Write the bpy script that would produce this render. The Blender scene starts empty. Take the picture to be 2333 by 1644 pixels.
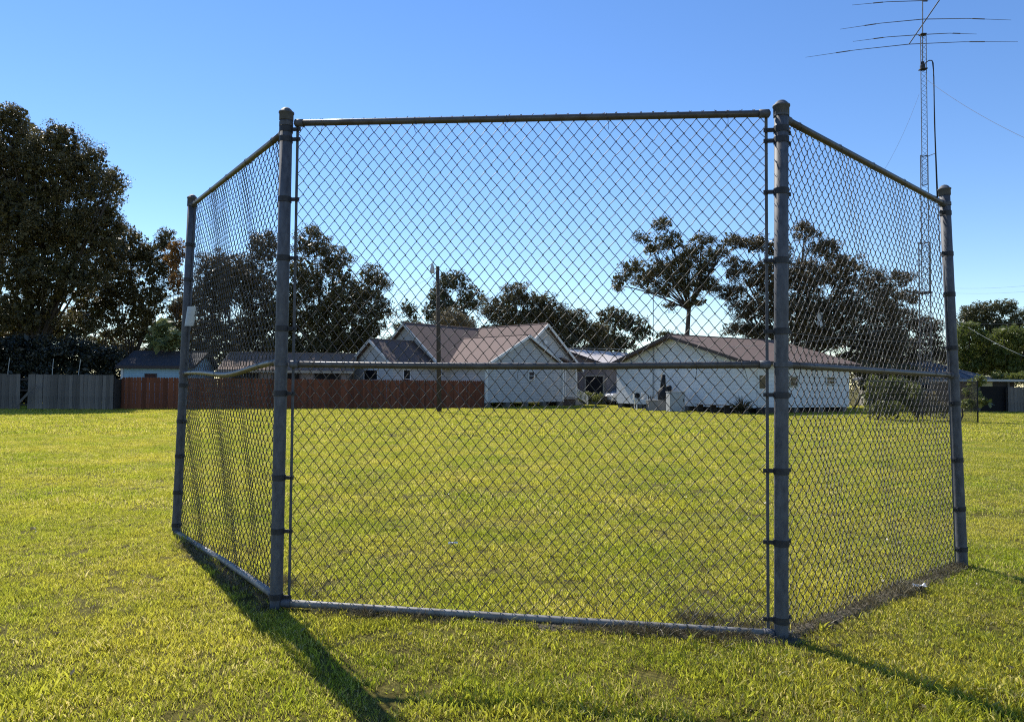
import bpy, math, random
import numpy as np
from mathutils import Vector, Matrix

random.seed(7)
RNG = np.random.default_rng(11)
scene = bpy.context.scene
C = scene.collection
R = math.radians

# ------------------------------------------------------------------ camera
W_PX, H_PX, FOC = 2333.0, 1644.0, 1650.0
CAM_H = 1.6
PITCH = math.atan((878 - 822) / FOC)
ROLL = math.atan(0.008)
fwd = Vector((0, math.cos(PITCH), math.sin(PITCH)))
up0 = Vector((0, -math.sin(PITCH), math.cos(PITCH)))
rgt = Vector((1, 0, 0)) * math.cos(ROLL) + up0 * math.sin(ROLL)
upv = up0 * math.cos(ROLL) - Vector((1, 0, 0)) * math.sin(ROLL)
cam_d = bpy.data.cameras.new("camera")
cam = bpy.data.objects.new("camera", cam_d)
C.objects.link(cam)
M = Matrix((rgt, upv, -fwd)).transposed().to_4x4()
M.translation = Vector((0, 0, CAM_H))
cam.matrix_world = M
cam_d.sensor_fit = 'HORIZONTAL'
cam_d.sensor_width = 36.0
cam_d.lens = 36.0 * FOC / W_PX
cam_d.clip_start = 0.05
cam_d.clip_end = 3000
scene.camera = cam

# ------------------------------------------------------------------ sky, sun, exposure
SUN_EL, SUN_AZ = R(45), R(32)          # azimuth: degrees to the left of straight ahead
sun_dir = Vector((-math.sin(SUN_AZ) * math.cos(SUN_EL), math.cos(SUN_AZ) * math.cos(SUN_EL), math.sin(SUN_EL)))
world = bpy.data.worlds.new("World")
scene.world = world
world.use_nodes = True
wn, wl = world.node_tree.nodes, world.node_tree.links
wn.clear()
sky = wn.new('ShaderNodeTexSky')
sky.sky_type = 'NISHITA'
sky.sun_disc = False
sky.sun_elevation = SUN_EL
sky.sun_rotation = -SUN_AZ
sky.altitude = 0
sky.air_density = 1.0
sky.dust_density = 0.0
sky.ozone_density = 2.4
hsv = wn.new('ShaderNodeHueSaturation')
hsv.inputs['Saturation'].default_value = 1.2
hsv.inputs['Hue'].default_value = 0.508
bg = wn.new('ShaderNodeBackground')
bg.inputs['Strength'].default_value = 0.123
wo = wn.new('ShaderNodeOutputWorld')
wl.new(sky.outputs[0], hsv.inputs['Color'])
wl.new(hsv.outputs[0], bg.inputs['Color'])
wl.new(bg.outputs[0], wo.inputs['Surface'])

sl = bpy.data.lights.new("sun", 'SUN')
sl.energy = 4.8
sl.angle = R(0.53)
sl.color = (1.0, 0.95, 0.86)
so = bpy.data.objects.new("sun", sl)
so.rotation_euler = (-sun_dir).to_track_quat('-Z', 'Y').to_euler()
so.location = (-20, 30, 40)
C.objects.link(so)

scene.view_settings.view_transform = 'Standard'
scene.view_settings.look = 'None'
scene.view_settings.exposure = 0.5
scene.view_settings.gamma = 1.0
scene.view_settings.use_curve_mapping = False
scene.render.engine = 'CYCLES'
scene.cycles.max_bounces = 6
scene.cycles.diffuse_bounces = 3
scene.cycles.glossy_bounces = 2
scene.cycles.transmission_bounces = 4
scene.cycles.transparent_max_bounces = 6
scene.cycles.use_denoising = False
scene.cycles.filter_width = 1.1
scene.cycles.sample_clamp_indirect = 6
scene.cycles.caustics_reflective = False
scene.cycles.caustics_refractive = False

# ------------------------------------------------------------------ where a line of sight meets a depth, a height or the ground
def ray(px, py):
    return fwd + rgt * ((px - W_PX / 2) / FOC) - upv * ((py - H_PX / 2) / FOC)
def at(px, py, Y):
    d = ray(px, py)
    return Vector((0, 0, CAM_H)) + d * (Y / d.y)
def at_z(px, py, z):
    d = ray(px, py)
    return Vector((0, 0, CAM_H)) + d * ((z - CAM_H) / d.z)
def ground(px, py):
    return at_z(px, py, 0.0)
K = W_PX / 2296.0

# ------------------------------------------------------------------ materials
MATS = {}
def mat(name, col, rough=0.8, metal=0.0, col2=None, scale=6.0, bump=0.0, bscale=40.0, spec=0.4, coords='Object',
        stretch=None, rand=0.0, detail=5.0):
    m = bpy.data.materials.new(name); m.use_nodes = True
    n, l = m.node_tree.nodes, m.node_tree.links
    b = n['Principled BSDF']
    b.inputs['Roughness'].default_value = rough
    b.inputs['Metallic'].default_value = metal
    b.inputs['Specular IOR Level'].default_value = spec
    tc = n.new('ShaderNodeTexCoord')
    mp = n.new('ShaderNodeMapping')
    if stretch: mp.inputs['Scale'].default_value = stretch
    if coords == 'World':
        ge = n.new('ShaderNodeNewGeometry'); l.new(ge.outputs['Position'], mp.inputs['Vector'])
    else:
        l.new(tc.outputs[coords], mp.inputs['Vector'])
    c2 = col2 if col2 else tuple(x * 0.72 for x in col)
    no = n.new('ShaderNodeTexNoise'); no.inputs['Scale'].default_value = scale; no.inputs['Detail'].default_value = detail
    no.inputs['Roughness'].default_value = 0.65
    l.new(mp.outputs[0], no.inputs['Vector'])
    rp = n.new('ShaderNodeValToRGB')
    rp.color_ramp.elements[0].position = 0.32; rp.color_ramp.elements[1].position = 0.68
    rp.color_ramp.elements[0].color = (*c2, 1); rp.color_ramp.elements[1].color = (*col, 1)
    l.new(no.outputs['Fac'], rp.inputs['Fac'])
    out = rp.outputs['Color']
    if rand > 0:
        oi = n.new('ShaderNodeObjectInfo')
        mr = n.new('ShaderNodeMapRange'); mr.inputs['To Min'].default_value = 1 - rand; mr.inputs['To Max'].default_value = 1 + rand
        l.new(oi.outputs['Random'], mr.inputs['Value'])
        hs = n.new('ShaderNodeHueSaturation'); l.new(out, hs.inputs['Color']); l.new(mr.outputs[0], hs.inputs['Value'])
        out = hs.outputs['Color']
    l.new(out, b.inputs['Base Color'])
    if bump > 0:
        n2 = n.new('ShaderNodeTexNoise'); n2.inputs['Scale'].default_value = bscale; n2.inputs['Detail'].default_value = 4
        l.new(mp.outputs[0], n2.inputs['Vector'])
        bp = n.new('ShaderNodeBump'); bp.inputs['Strength'].default_value = bump; bp.inputs['Distance'].default_value = 0.02
        l.new(n2.outputs['Fac'], bp.inputs['Height']); l.new(bp.outputs['Normal'], b.inputs['Normal'])
    MATS[name] = m
    return m

def siding(name, col, pitch=0.2):
    """painted clapboard: horizontal laps as fine relief"""
    m = mat(name, col, 0.75, col2=tuple(x * 0.86 for x in col), scale=1.3)
    n, l = m.node_tree.nodes, m.node_tree.links
    ge = n.new('ShaderNodeNewGeometry'); sx = n.new('ShaderNodeSeparateXYZ'); l.new(ge.outputs['Position'], sx.inputs[0])
    dv = n.new('ShaderNodeMath'); dv.operation = 'DIVIDE'; dv.inputs[1].default_value = pitch; l.new(sx.outputs['Z'], dv.inputs[0])
    fr = n.new('ShaderNodeMath'); fr.operation = 'FRACT'; l.new(dv.outputs[0], fr.inputs[0])
    iv = n.new('ShaderNodeMath'); iv.operation = 'SUBTRACT'; iv.inputs[0].default_value = 1.0; l.new(fr.outputs[0], iv.inputs[1])
    bp = n.new('ShaderNodeBump'); bp.inputs['Strength'].default_value = 0.9; bp.inputs['Distance'].default_value = 0.03
    l.new(iv.outputs[0], bp.inputs['Height']); l.new(bp.outputs['Normal'], n['Principled BSDF'].inputs['Normal'])
    return m

def shingle(name, c1, c2):
    m = mat(name, c1, 0.9, col2=c2, scale=14.0, bump=0.5, bscale=9.0, coords='Object', stretch=(1, 1, 5), spec=0.2)
    return m

mat('galv', (0.125, 0.13, 0.145), 0.62, 0.0, (0.06, 0.062, 0.072), 26.0, 0.03, 70, spec=0.3, coords='World', stretch=(1, 1, .45), detail=8)
mat('galv_rail', (0.105, 0.10, 0.094), 0.42, 0.12, (0.068, 0.055, 0.042), 11.0, 0.05, 60, coords='World')
mat('galv_sunlit', (0.28, 0.27, 0.25), 0.55, 0.05, (0.15, 0.135, 0.115), 14.0, 0.05, 60, coords='World')  # bottom pipes coloured lighter to stand for sun on their tops
mat('galv_dark', (0.05, 0.052, 0.06), 0.6, 0.4, (0.03, 0.03, 0.033), 20.0, coords='World')
mat('wire_metal', (0.085, 0.08, 0.075), 0.55, 0.2, (0.05, 0.045, 0.04), 8.0, coords='World')
mat('plate_metal', (0.42, 0.45, 0.48), 0.45, 0.5, (0.33, 0.35, 0.37), 9.0)
mat('tower_metal', (0.16, 0.165, 0.17), 0.6, 0.4, (0.09, 0.09, 0.10), 3.0)
mat('black_cable', (0.012, 0.012, 0.014), 0.6)
mat('antenna_metal', (0.14, 0.14, 0.15), 0.5, 0.5)
mat('wire_thin', (0.10, 0.10, 0.11), 0.7)
mat('wire_pale', (0.5, 0.5, 0.46), 0.6)
mat('pole_wood', (0.10, 0.075, 0.055), 0.95, 0, (0.045, 0.035, 0.028), 6.0, 0.4, 14, stretch=(6, 6, 0.6))
mat('grey_wood', (0.18, 0.162, 0.145), 0.95, 0, (0.095, 0.085, 0.076), 5.0, 0.35, 18, stretch=(9, 9, 0.8), rand=0.3)
mat('red_wood', (0.19, 0.062, 0.028), 0.9, 0, (0.115, 0.038, 0.02), 4.0, 0.25, 18, stretch=(9, 9, 0.8), rand=0.32)
mat('dark_wood', (0.05, 0.042, 0.038), 0.95, 0, (0.03, 0.026, 0.024), 6.0)
mat('bark', (0.085, 0.068, 0.055), 0.95, 0, (0.04, 0.032, 0.026), 5.0, 0.6, 9, stretch=(3, 3, 0.8))
siding('grey_siding', (0.52, 0.515, 0.50), 0.2)
siding('white_siding', (0.78, 0.775, 0.75), 0.25)
siding('blue_siding', (0.30, 0.47, 0.57), 0.16)
mat('taupe_wall', (0.26, 0.22, 0.20), 0.9, scale=1.5)
mat('beige_wall', (0.42, 0.38, 0.30), 0.9, scale=1.5)
mat('yellow_wall', (0.48, 0.42, 0.24), 0.9, scale=1.5)
mat('white_trim', (0.74, 0.74, 0.72), 0.6, col2=(0.62, 0.62, 0.60), scale=2)
mat('dark_trim', (0.07, 0.055, 0.05), 0.8)
shingle('pink_shingle', (0.235, 0.168, 0.145), (0.165, 0.115, 0.10))
shingle('brown_shingle', (0.17, 0.122, 0.105), (0.115, 0.083, 0.073))
shingle('dark_shingle', (0.07, 0.068, 0.075), (0.04, 0.04, 0.045))
shingle('tan_shingle', (0.24, 0.175, 0.135), (0.17, 0.12, 0.095))
mat('metal_roof', (0.66, 0.60, 0.56), 0.55, 0.0, (0.56, 0.50, 0.46), 1.0)
mat('blue_roof', (0.12, 0.125, 0.14), 0.6, 0.0, (0.085, 0.09, 0.105), 2.0)
mat('glass_dark', (0.015, 0.017, 0.02), 0.12, spec=0.25)
mat('void_dark', (0.012, 0.011, 0.012), 0.95)  # near-black standing for shade inside openings and under the floor
mat('concrete', (0.30, 0.29, 0.28), 0.95, 0, (0.22, 0.21, 0.20), 6, 0.2, 20)
mat('pier', (0.16, 0.15, 0.14), 0.95)
mat('black_iron', (0.012, 0.012, 0.013), 0.7)
mat('pale_cabinet', (0.46, 0.47, 0.47), 0.6, col2=(0.38, 0.39, 0.39), scale=3)
mat('white_plastic', (0.72, 0.73, 0.74), 0.5)
mat('paper', (0.80, 0.80, 0.80), 0.8)
mat('car_paint', (0.55, 0.57, 0.60), 0.25, 0.3, (0.52, 0.54, 0.57), 1.0, spec=0.6)
mat('car_black', (0.02, 0.02, 0.022), 0.5)
mat('car_chrome', (0.6, 0.6, 0.62), 0.15, 0.9)
mat('car_glass', (0.10, 0.15, 0.20), 0.06, 0, (0.08, 0.12, 0.16), 1, spec=0.8)
mat('orange_box', (0.07, 0.02, 0.012), 0.7)
mat('lamp_glass', (0.55, 0.55, 0.58), 0.35)

def leaf_mat(name, cols, trans=0.25, rough=0.42, tcol=None, spec=0.5):
    """foliage: colour picked per leaf from a stored random value, some light coming through"""
    m = bpy.data.materials.new(name); m.use_nodes = True
    n, l = m.node_tree.nodes, m.node_tree.links
    b = n['Principled BSDF']; b.inputs['Roughness'].default_value = rough; b.inputs['Specular IOR Level'].default_value = spec
    a = n.new('ShaderNodeAttribute'); a.attribute_name = 'rnd'
    rp = n.new('ShaderNodeValToRGB')
    els = rp.color_ramp.elements
    while len(els) < len(cols): els.new(0.5)
    for i, c in enumerate(cols):
        els[i].position = i / (len(cols) - 1); els[i].color = (*c, 1)
    l.new(a.outputs['Fac'], rp.inputs['Fac'])
    l.new(rp.outputs[0], b.inputs['Base Color'])
    t = n.new('ShaderNodeBsdfTranslucent')
    if tcol:
        mx = n.new('ShaderNodeMixRGB'); mx.blend_type = 'MULTIPLY'; mx.inputs['Fac'].default_value = 1.0
        mx.inputs['Color2'].default_value = (*tcol, 1); l.new(rp.outputs[0], mx.inputs['Color1']); l.new(mx.outputs[0], t.inputs['Color'])
    else:
        l.new(rp.outputs[0], t.inputs['Color'])
    ms = n.new('ShaderNodeMixShader'); ms.inputs['Fac'].default_value = trans
    l.new(b.outputs[0], ms.inputs[1]); l.new(t.outputs[0], ms.inputs[2])
    l.new(ms.outputs[0], n['Material Output'].inputs['Surface'])
    MATS[name] = m
    return m

leaf_mat('oak_leaf', [(0.045, 0.043, 0.015), (0.085, 0.078, 0.026), (0.14, 0.118, 0.044), (0.23, 0.18, 0.085)], 0.34)
leaf_mat('oak_leaf_brown', [(0.045, 0.039, 0.018), (0.085, 0.069, 0.030), (0.14, 0.105, 0.048), (0.21, 0.15, 0.075)], 0.32)
leaf_mat('olive_leaf', [(0.055, 0.058, 0.022), (0.10, 0.10, 0.038), (0.16, 0.145, 0.06)], 0.32)
leaf_mat('green_leaf', [(0.08, 0.105, 0.02), (0.14, 0.17, 0.034), (0.22, 0.235, 0.06)], 0.5)
leaf_mat('pale_leaf', [(0.14, 0.17, 0.06), (0.22, 0.25, 0.10), (0.32, 0.34, 0.16)], 0.4)
leaf_mat('orange_leaf', [(0.07, 0.045, 0.02), (0.20, 0.10, 0.025), (0.30, 0.16, 0.03)], 0.4)
leaf_mat('tan_leaf', [(0.12, 0.10, 0.055), (0.18, 0.15, 0.08), (0.24, 0.2, 0.11)], 0.3)
leaf_mat('hedge_leaf', [(0.10, 0.125, 0.026), (0.17, 0.19, 0.045), (0.26, 0.27, 0.08)], 0.45)
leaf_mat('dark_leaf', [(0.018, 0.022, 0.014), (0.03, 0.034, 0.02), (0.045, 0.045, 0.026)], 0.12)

# ------------------------------------------------------------------ mesh helpers
class MB:
    def __init__(self): self.v, self.f = [], []
    def quad(self, a, b, c, d):
        i = len(self.v); self.v += [tuple(a), tuple(b), tuple(c), tuple(d)]; self.f.append((i, i + 1, i + 2, i + 3)); return self
    def poly(self, pts):
        i = len(self.v); self.v += [tuple(p) for p in pts]; self.f.append(tuple(range(i, i + len(pts)))); return self
    def hexa(self, p):
        """8 corners: bottom loop 0-3, top loop 4-7"""
        i = len(self.v); self.v += [tuple(q) for q in p]
        for f in ((3, 2, 1, 0), (4, 5, 6, 7), (0, 1, 5, 4), (1, 2, 6, 5), (2, 3, 7, 6), (3, 0, 4, 7)):
            self.f.append(tuple(i + k for k in f))
        return self
    def box(self, c, s, ax=(1, 0, 0), az=(0, 0, 1)):
        ax = Vector(ax).normalized(); az = Vector(az).normalized(); ay = az.cross(ax).normalized(); az = ax.cross(ay)
        c = Vector(c); hx, hy, hz = s[0] / 2, s[1] / 2, s[2] / 2
        P = []
        for z in (-hz, hz):
            for x, y in ((-hx, -hy), (hx, -hy), (hx, hy), (-hx, hy)):
                P.append(c + ax * x + ay * y + az * z)
        return self.hexa(P)
    def prism(self, pts, vec):
        """closed prism: polygon pts pushed along vec"""
        n = len(pts); i = len(self.v); vec = Vector(vec)
        self.v += [tuple(p) for p in pts] + [tuple(Vector(p) + vec) for p in pts]
        self.f.append(tuple(i + k for k in range(n - 1, -1, -1))); self.f.append(tuple(i + n + k for k in range(n)))
        for k in range(n):
            k2 = (k + 1) % n; self.f.append((i + k, i + k2, i + n + k2, i + n + k))
        return self
    def tube(self, pts, rad, seg=8, caps=True):
        pts = [Vector(p) for p in pts]
        n = len(pts)
        rads = rad if hasattr(rad, '__len__') else [rad] * n
        base = len(self.v); u = None
        for k in range(n):
            t = (pts[min(k + 1, n - 1)] - pts[max(k - 1, 0)])
            t = t.normalized() if t.length > 1e-9 else Vector((0, 0, 1))
            if u is None:
                u = t.orthogonal().normalized()
            else:
                u = (u - t * u.dot(t)); u = u.normalized() if u.length > 1e-6 else t.orthogonal().normalized()
            w = t.cross(u)
            for j in range(seg):
                a = 2 * math.pi * j / seg
                self.v.append(tuple(pts[k] + (u * math.cos(a) + w * math.sin(a)) * rads[k]))
        for k in range(n - 1):
            for j in range(seg):
                j2 = (j + 1) % seg; a = base + k * seg
                self.f.append((a + j, a + j2, a + seg + j2, a + seg + j))
        if caps:
            self.f.append(tuple(base + j for j in range(seg - 1, -1, -1)))
            self.f.append(tuple(base + (n - 1) * seg + j for j in range(seg)))
        return self
    def build(self, name, m, parent=None, smooth=False, loc=None):
        me = bpy.data.meshes.new(name)
        me.from_pydata(self.v, [], self.f); me.update()
        if smooth:
            me.polygons.foreach_set('use_smooth', [True] * len(me.polygons))
        o = bpy.data.objects.new(name, me); C.objects.link(o)
        if m: me.materials.append(MATS[m])
        if parent is not None:
            o.parent = parent
            o.matrix_parent_inverse = parent_inv(parent)
        return o

def parent_inv(p):
    m = Matrix.Identity(4); q = p
    while q is not None:
        m = q.matrix_basis @ m if q.parent is None else q.matrix_parent_inverse @ q.matrix_basis @ m
        q = q.parent
    return m.inverted()

def empty(name, loc=(0, 0, 0)):
    o = bpy.data.objects.new(name, None); o.empty_display_size = 0.2; o.location = loc; C.objects.link(o); return o
def tag(o, label=None, cat=None, group=None, kind=None):
    if label: o['label'] = label
    if cat: o['category'] = cat
    if group: o['group'] = group
    if kind: o['kind'] = kind
    return o
def shared(name, me, parent=None, m4=None):
    o = bpy.data.objects.new(name, me); C.objects.link(o)
    if parent is not None:
        o.parent = parent; o.matrix_parent_inverse = parent_inv(parent)
    if m4 is not None: o.matrix_basis = m4
    return o
def np_mesh(name, V, F4, m, parent=None, smooth=False, rnd=None):
    V = np.asarray(V, np.float32); F4 = np.asarray(F4, np.int32)
    me = bpy.data.meshes.new(name)
    me.vertices.add(len(V)); me.vertices.foreach_set('co', V.ravel())
    k = F4.shape[1]
    me.loops.add(F4.size); me.loops.foreach_set('vertex_index', F4.ravel())
    me.polygons.add(len(F4)); me.polygons.foreach_set('loop_start', np.arange(0, F4.size, k, dtype=np.int32))
    me.polygons.foreach_set('loop_total', np.full(len(F4), k, np.int32))
    if smooth: me.polygons.foreach_set('use_smooth', np.ones(len(F4), bool))
    if rnd is not None:
        a = me.attributes.new('rnd', 'FLOAT', 'FACE'); a.data.foreach_set('value', np.asarray(rnd, np.float32))
    me.update(calc_edges=True)
    if m: me.materials.append(MATS[m])
    o = bpy.data.objects.new(name, me); C.objects.link(o)
    if parent is not None:
        o.parent = parent; o.matrix_parent_inverse = parent_inv(parent)
    return o

# ------------------------------------------------------------------ backstop corner points (used by ground planting too)
POST_PX = [((401, 1217), (439, 443)), ((629, 1384), (653, 245)), ((1780, 1453), (1780, 228)), ((2193, 1292), (2151, 421))]
POSTS = []
for (b, t) in POST_PX:
    pb = ground(*b); pt = at(t[0], t[1], pb.y); POSTS.append((pb, pt))

# ------------------------------------------------------------------ ground
def ground_material():
    m = bpy.data.materials.new('lawn_soil'); m.use_nodes = True
    n, l = m.node_tree.nodes, m.node_tree.links
    b = n['Principled BSDF']; b.inputs['Roughness'].default_value = 0.95; b.inputs['Specular IOR Level'].default_value = 0.1
    ge = n.new('ShaderNodeNewGeometry')
    n1 = n.new('ShaderNodeTexNoise'); n1.inputs['Scale'].default_value = 0.35; n1.inputs['Detail'].default_value = 6
    n2 = n.new('ShaderNodeTexNoise'); n2.inputs['Scale'].default_value = 9.0; n2.inputs['Detail'].default_value = 6
    l.new(ge.outputs['Position'], n1.inputs['Vector']); l.new(ge.outputs['Position'], n2.inputs['Vector'])
    r1 = n.new('ShaderNodeValToRGB'); r1.color_ramp.elements[0].position = 0.35; r1.color_ramp.elements[1].position = 0.65
    r1.color_ramp.elements[0].color = (0.155, 0.145, 0.032, 1); r1.color_ramp.elements[1].color = (0.23, 0.205, 0.055, 1)
    r2 = n.new('ShaderNodeValToRGB'); r2.color_ramp.elements[0].position = 0.35; r2.color_ramp.elements[1].position = 0.7
    r2.color_ramp.elements[0].color = (0.45, 0.42, 0.35, 1); r2.color_ramp.elements[1].color = (1, 1, 1, 1)
    l.new(n1.outputs['Fac'], r1.inputs['Fac']); l.new(n2.outputs['Fac'], r2.inputs['Fac'])
    mx = n.new('ShaderNodeMixRGB'); mx.blend_type = 'MULTIPLY'; mx.inputs['Fac'].default_value = 1
    l.new(r1.outputs[0], mx.inputs['Color1']); l.new(r2.outputs[0], mx.inputs['Color2'])
    l.new(mx.outputs[0], b.inputs['Base Color'])
    n3 = n.new('ShaderNodeTexNoise'); n3.inputs['Scale'].default_value = 120.0; n3.inputs['Detail'].default_value = 5; n3.inputs['Roughness'].default_value = 0.75
    l.new(ge.outputs['Position'], n3.inputs['Vector'])
    r3 = n.new('ShaderNodeValToRGB'); r3.color_ramp.elements[0].position = 0.38; r3.color_ramp.elements[1].position = 0.66
    r3.color_ramp.elements[0].color = (0.25, 0.24, 0.22, 1); r3.color_ramp.elements[1].color = (1.35, 1.3, 1.2, 1)
    l.new(n3.outputs['Fac'], r3.inputs['Fac'])
    m3 = n.new('ShaderNodeMixRGB'); m3.blend_type = 'MULTIPLY'; m3.inputs['Fac'].default_value = 1
    l.new(mx.outputs[0], m3.inputs['Color1']); l.new(r3.outputs[0], m3.inputs['Color2']); l.new(m3.outputs[0], b.inputs['Base Color'])
    bp = n.new('ShaderNodeBump'); bp.inputs['Strength'].default_value = 0.6; bp.inputs['Distance'].default_value = 0.05
    l.new(n2.outputs['Fac'], bp.inputs['Height']); l.new(bp.outputs['Normal'], b.inputs['Normal'])
    MATS['lawn_soil'] = m
ground_material()
g = MB().quad((-900, -60, 0), (900, -60, 0), (900, 1500, 0), (-900, 1500, 0)).build('ground', 'lawn_soil')
tag(g, kind='structure')

def grass_material(name, c1, c2, c3, trans, rough=0.45, tgain=(2.2, 2.12, 1.8)):
    m = bpy.data.materials.new(name); m.use_nodes = True
    n, l = m.node_tree.nodes, m.node_tree.links
    b = n['Principled BSDF']; b.inputs['Roughness'].default_value = rough; b.inputs['Specular IOR Level'].default_value = 0.35
    ge = n.new('ShaderNodeNewGeometry')
    n1 = n.new('ShaderNodeTexNoise'); n1.inputs['Scale'].default_value = 0.55; n1.inputs['Detail'].default_value = 5
    n1.inputs['Roughness'].default_value = 0.6
    l.new(ge.outputs['Position'], n1.inputs['Vector'])
    r1 = n.new('ShaderNodeValToRGB'); r1.color_ramp.elements[0].position = 0.36; r1.color_ramp.elements[1].position = 0.64
    r1.color_ramp.elements[0].color = (*c1, 1); r1.color_ramp.elements[1].color = (*c2, 1)
    l.new(n1.outputs['Fac'], r1.inputs['Fac'])
    a = n.new('ShaderNodeAttribute'); a.attribute_name = 'rnd'
    rr = n.new('ShaderNodeValToRGB'); rr.color_ramp.elements[0].position = 0.72; rr.color_ramp.elements[1].position = 0.95
    rr.color_ramp.elements[0].color = (0, 0, 0, 1); rr.color_ramp.elements[1].color = (1, 1, 1, 1)
    n4 = n.new('ShaderNodeTexNoise'); n4.inputs['Scale'].default_value = 1.5; n4.inputs['Detail'].default_value = 4
    l.new(ge.outputs['Position'], n4.inputs['Vector'])
    ad = n.new('ShaderNodeMath'); ad.operation = 'MULTIPLY_ADD'; ad.inputs[1].default_value = 0.8; ad.inputs[2].default_value = -0.42
    l.new(n4.outputs['Fac'], ad.inputs[0])
    a2_ = n.new('ShaderNodeMath'); a2_.operation = 'ADD'; l.new(ad.outputs[0], a2_.inputs[0]); l.new(a.outputs['Fac'], a2_.inputs[1])
    l.new(a2_.outputs[0], rr.inputs['Fac'])
    mx = n.new('ShaderNodeMixRGB'); l.new(rr.outputs[0], mx.inputs['Fac'])
    l.new(r1.outputs[0], mx.inputs['Color1']); mx.inputs['Color2'].default_value = (*c3, 1)
    oi = n.new('ShaderNodeObjectInfo'); mr = n.new('ShaderNodeMapRange')
    mr.inputs['To Min'].default_value = 0.82; mr.inputs['To Max'].default_value = 1.18
    l.new(oi.outputs['Random'], mr.inputs['Value'])
    hs = n.new('ShaderNodeHueSaturation'); l.new(mx.outputs[0], hs.inputs['Color']); l.new(mr.outputs[0], hs.inputs['Value'])
    l.new(hs.outputs[0], b.inputs['Base Color'])
    t = n.new('ShaderNodeBsdfTranslucent')
    tm = n.new('ShaderNodeMixRGB'); tm.blend_type = 'MULTIPLY'; tm.inputs['Fac'].default_value = 1.0; tm.inputs['Color2'].default_value = (*tgain, 1)
    l.new(hs.outputs[0], tm.inputs['Color1']); l.new(tm.outputs[0], t.inputs['Color'])
    ms = n.new('ShaderNodeMixShader'); ms.inputs['Fac'].default_value = trans
    l.new(b.outputs[0], ms.inputs[1]); l.new(t.outputs[0], ms.inputs[2]); l.new(ms.outputs[0], n['Material Output'].inputs['Surface'])
    MATS[name] = m
grass_material('grass_blade', (0.19, 0.225, 0.02), (0.30, 0.285, 0.038), (0.37, 0.32, 0.14), 0.58)
grass_material('dry_blade', (0.105, 0.085, 0.042), (0.19, 0.155, 0.08), (0.30, 0.26, 0.15), 0.25, tgain=(1, 1, 1))

def clump(name, n, rad, h0, h1, w0, w1, m, lean=0.6, seed=1):
    """a tuft of bent blades; rests on z = 0"""
    r = np.random.default_rng(seed)
    V, F, rn = [], [], []
    for i in range(n):
        a = r.uniform(0, 2 * math.pi); d = rad * math.sqrt(r.uniform(0, 1))
        x, y = d * math.cos(a), d * math.sin(a)
        h = r.uniform(h0, h1); w = r.uniform(w0, w1); th = r.uniform(0, 2 * math.pi)
        la = r.uniform(0, 2 * math.pi); le = h * lean * r.uniform(0.2, 1.2)
        wx, wy = math.cos(th) * w / 2, math.sin(th) * w / 2
        lx, ly = math.cos(la) * le, math.sin(la) * le
        k = len(V)
        V += [(x - wx, y - wy, -0.004), (x + wx, y + wy, -0.004),
              (x + wx * .85 + lx * .4, y + wy * .85 + ly * .4, h * .6), (x - wx * .85 + lx * .4, y - wy * .85 + ly * .4, h * .6),
              (x + lx + wx * .1, y + ly + wy * .1, h), (x + lx - wx * .1, y + ly - wy * .1, h)]
        F += [(k, k + 1, k + 2, k + 3), (k + 3, k + 2, k + 4, k + 5)]
        q = r.uniform(0, 1); rn += [q, q]
    o = np_mesh(name, V, F, m, rnd=rn)
    C.objects.unlink(o)
    return o

def scatter(name, pts, sc, coll_objs, label, cat, tilt=0.15, seed=0):
    me = bpy.data.meshes.new(name)
    pts = np.asarray(pts, np.float32)
    me.vertices.add(len(pts)); me.vertices.foreach_set('co', pts.ravel())
    a = me.attributes.new('sc', 'FLOAT', 'POINT'); a.data.foreach_set('value', np.asarray(sc, np.float32))
    o = bpy.data.objects.new(name, me); C.objects.link(o)
    coll = bpy.data.collections.new(name + '_tufts')
    for q in coll_objs: coll.objects.link(q)
    ng = bpy.data.node_groups.new(name + '_nodes', 'GeometryNodeTree')
    ng.interface.new_socket('Geometry', in_out='INPUT', socket_type='NodeSocketGeometry')
    ng.interface.new_socket('Geometry', in_out='OUTPUT', socket_type='NodeSocketGeometry')
    gi, go = ng.nodes.new('NodeGroupInput'), ng.nodes.new('NodeGroupOutput')
    ci = ng.nodes.new('GeometryNodeCollectionInfo'); ci.inputs['Collection'].default_value = coll
    ci.inputs['Separate Children'].default_value = True; ci.inputs['Reset Children'].default_value = True
    ip = ng.nodes.new('GeometryNodeInstanceOnPoints'); ip.inputs['Pick Instance'].default_value = True
    rv = ng.nodes.new('FunctionNodeRandomValue'); rv.data_type = 'FLOAT_VECTOR'
    rv.inputs['Min'].default_value = (-tilt, -tilt, 0); rv.inputs['Max'].default_value = (tilt, tilt, 6.2831)
    rv.inputs['Seed'].default_value = seed
    na = ng.nodes.new('GeometryNodeInputNamedAttribute'); na.data_type = 'FLOAT'; na.inputs['Name'].default_value = 'sc'
    L = ng.links
    L.new(gi.outputs[0], ip.inputs['Points']); L.new(ci.outputs[0], ip.inputs['Instance'])
    L.new(rv.outputs['Value'], ip.inputs['Rotation']); L.new(na.outputs['Attribute'], ip.inputs['Scale'])
    L.new(ip.outputs[0], go.inputs[0])
    md = o.modifiers.new('scatter', 'NODES'); md.node_group = ng
    tag(o, label, cat, kind='stuff')
    return o

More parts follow.
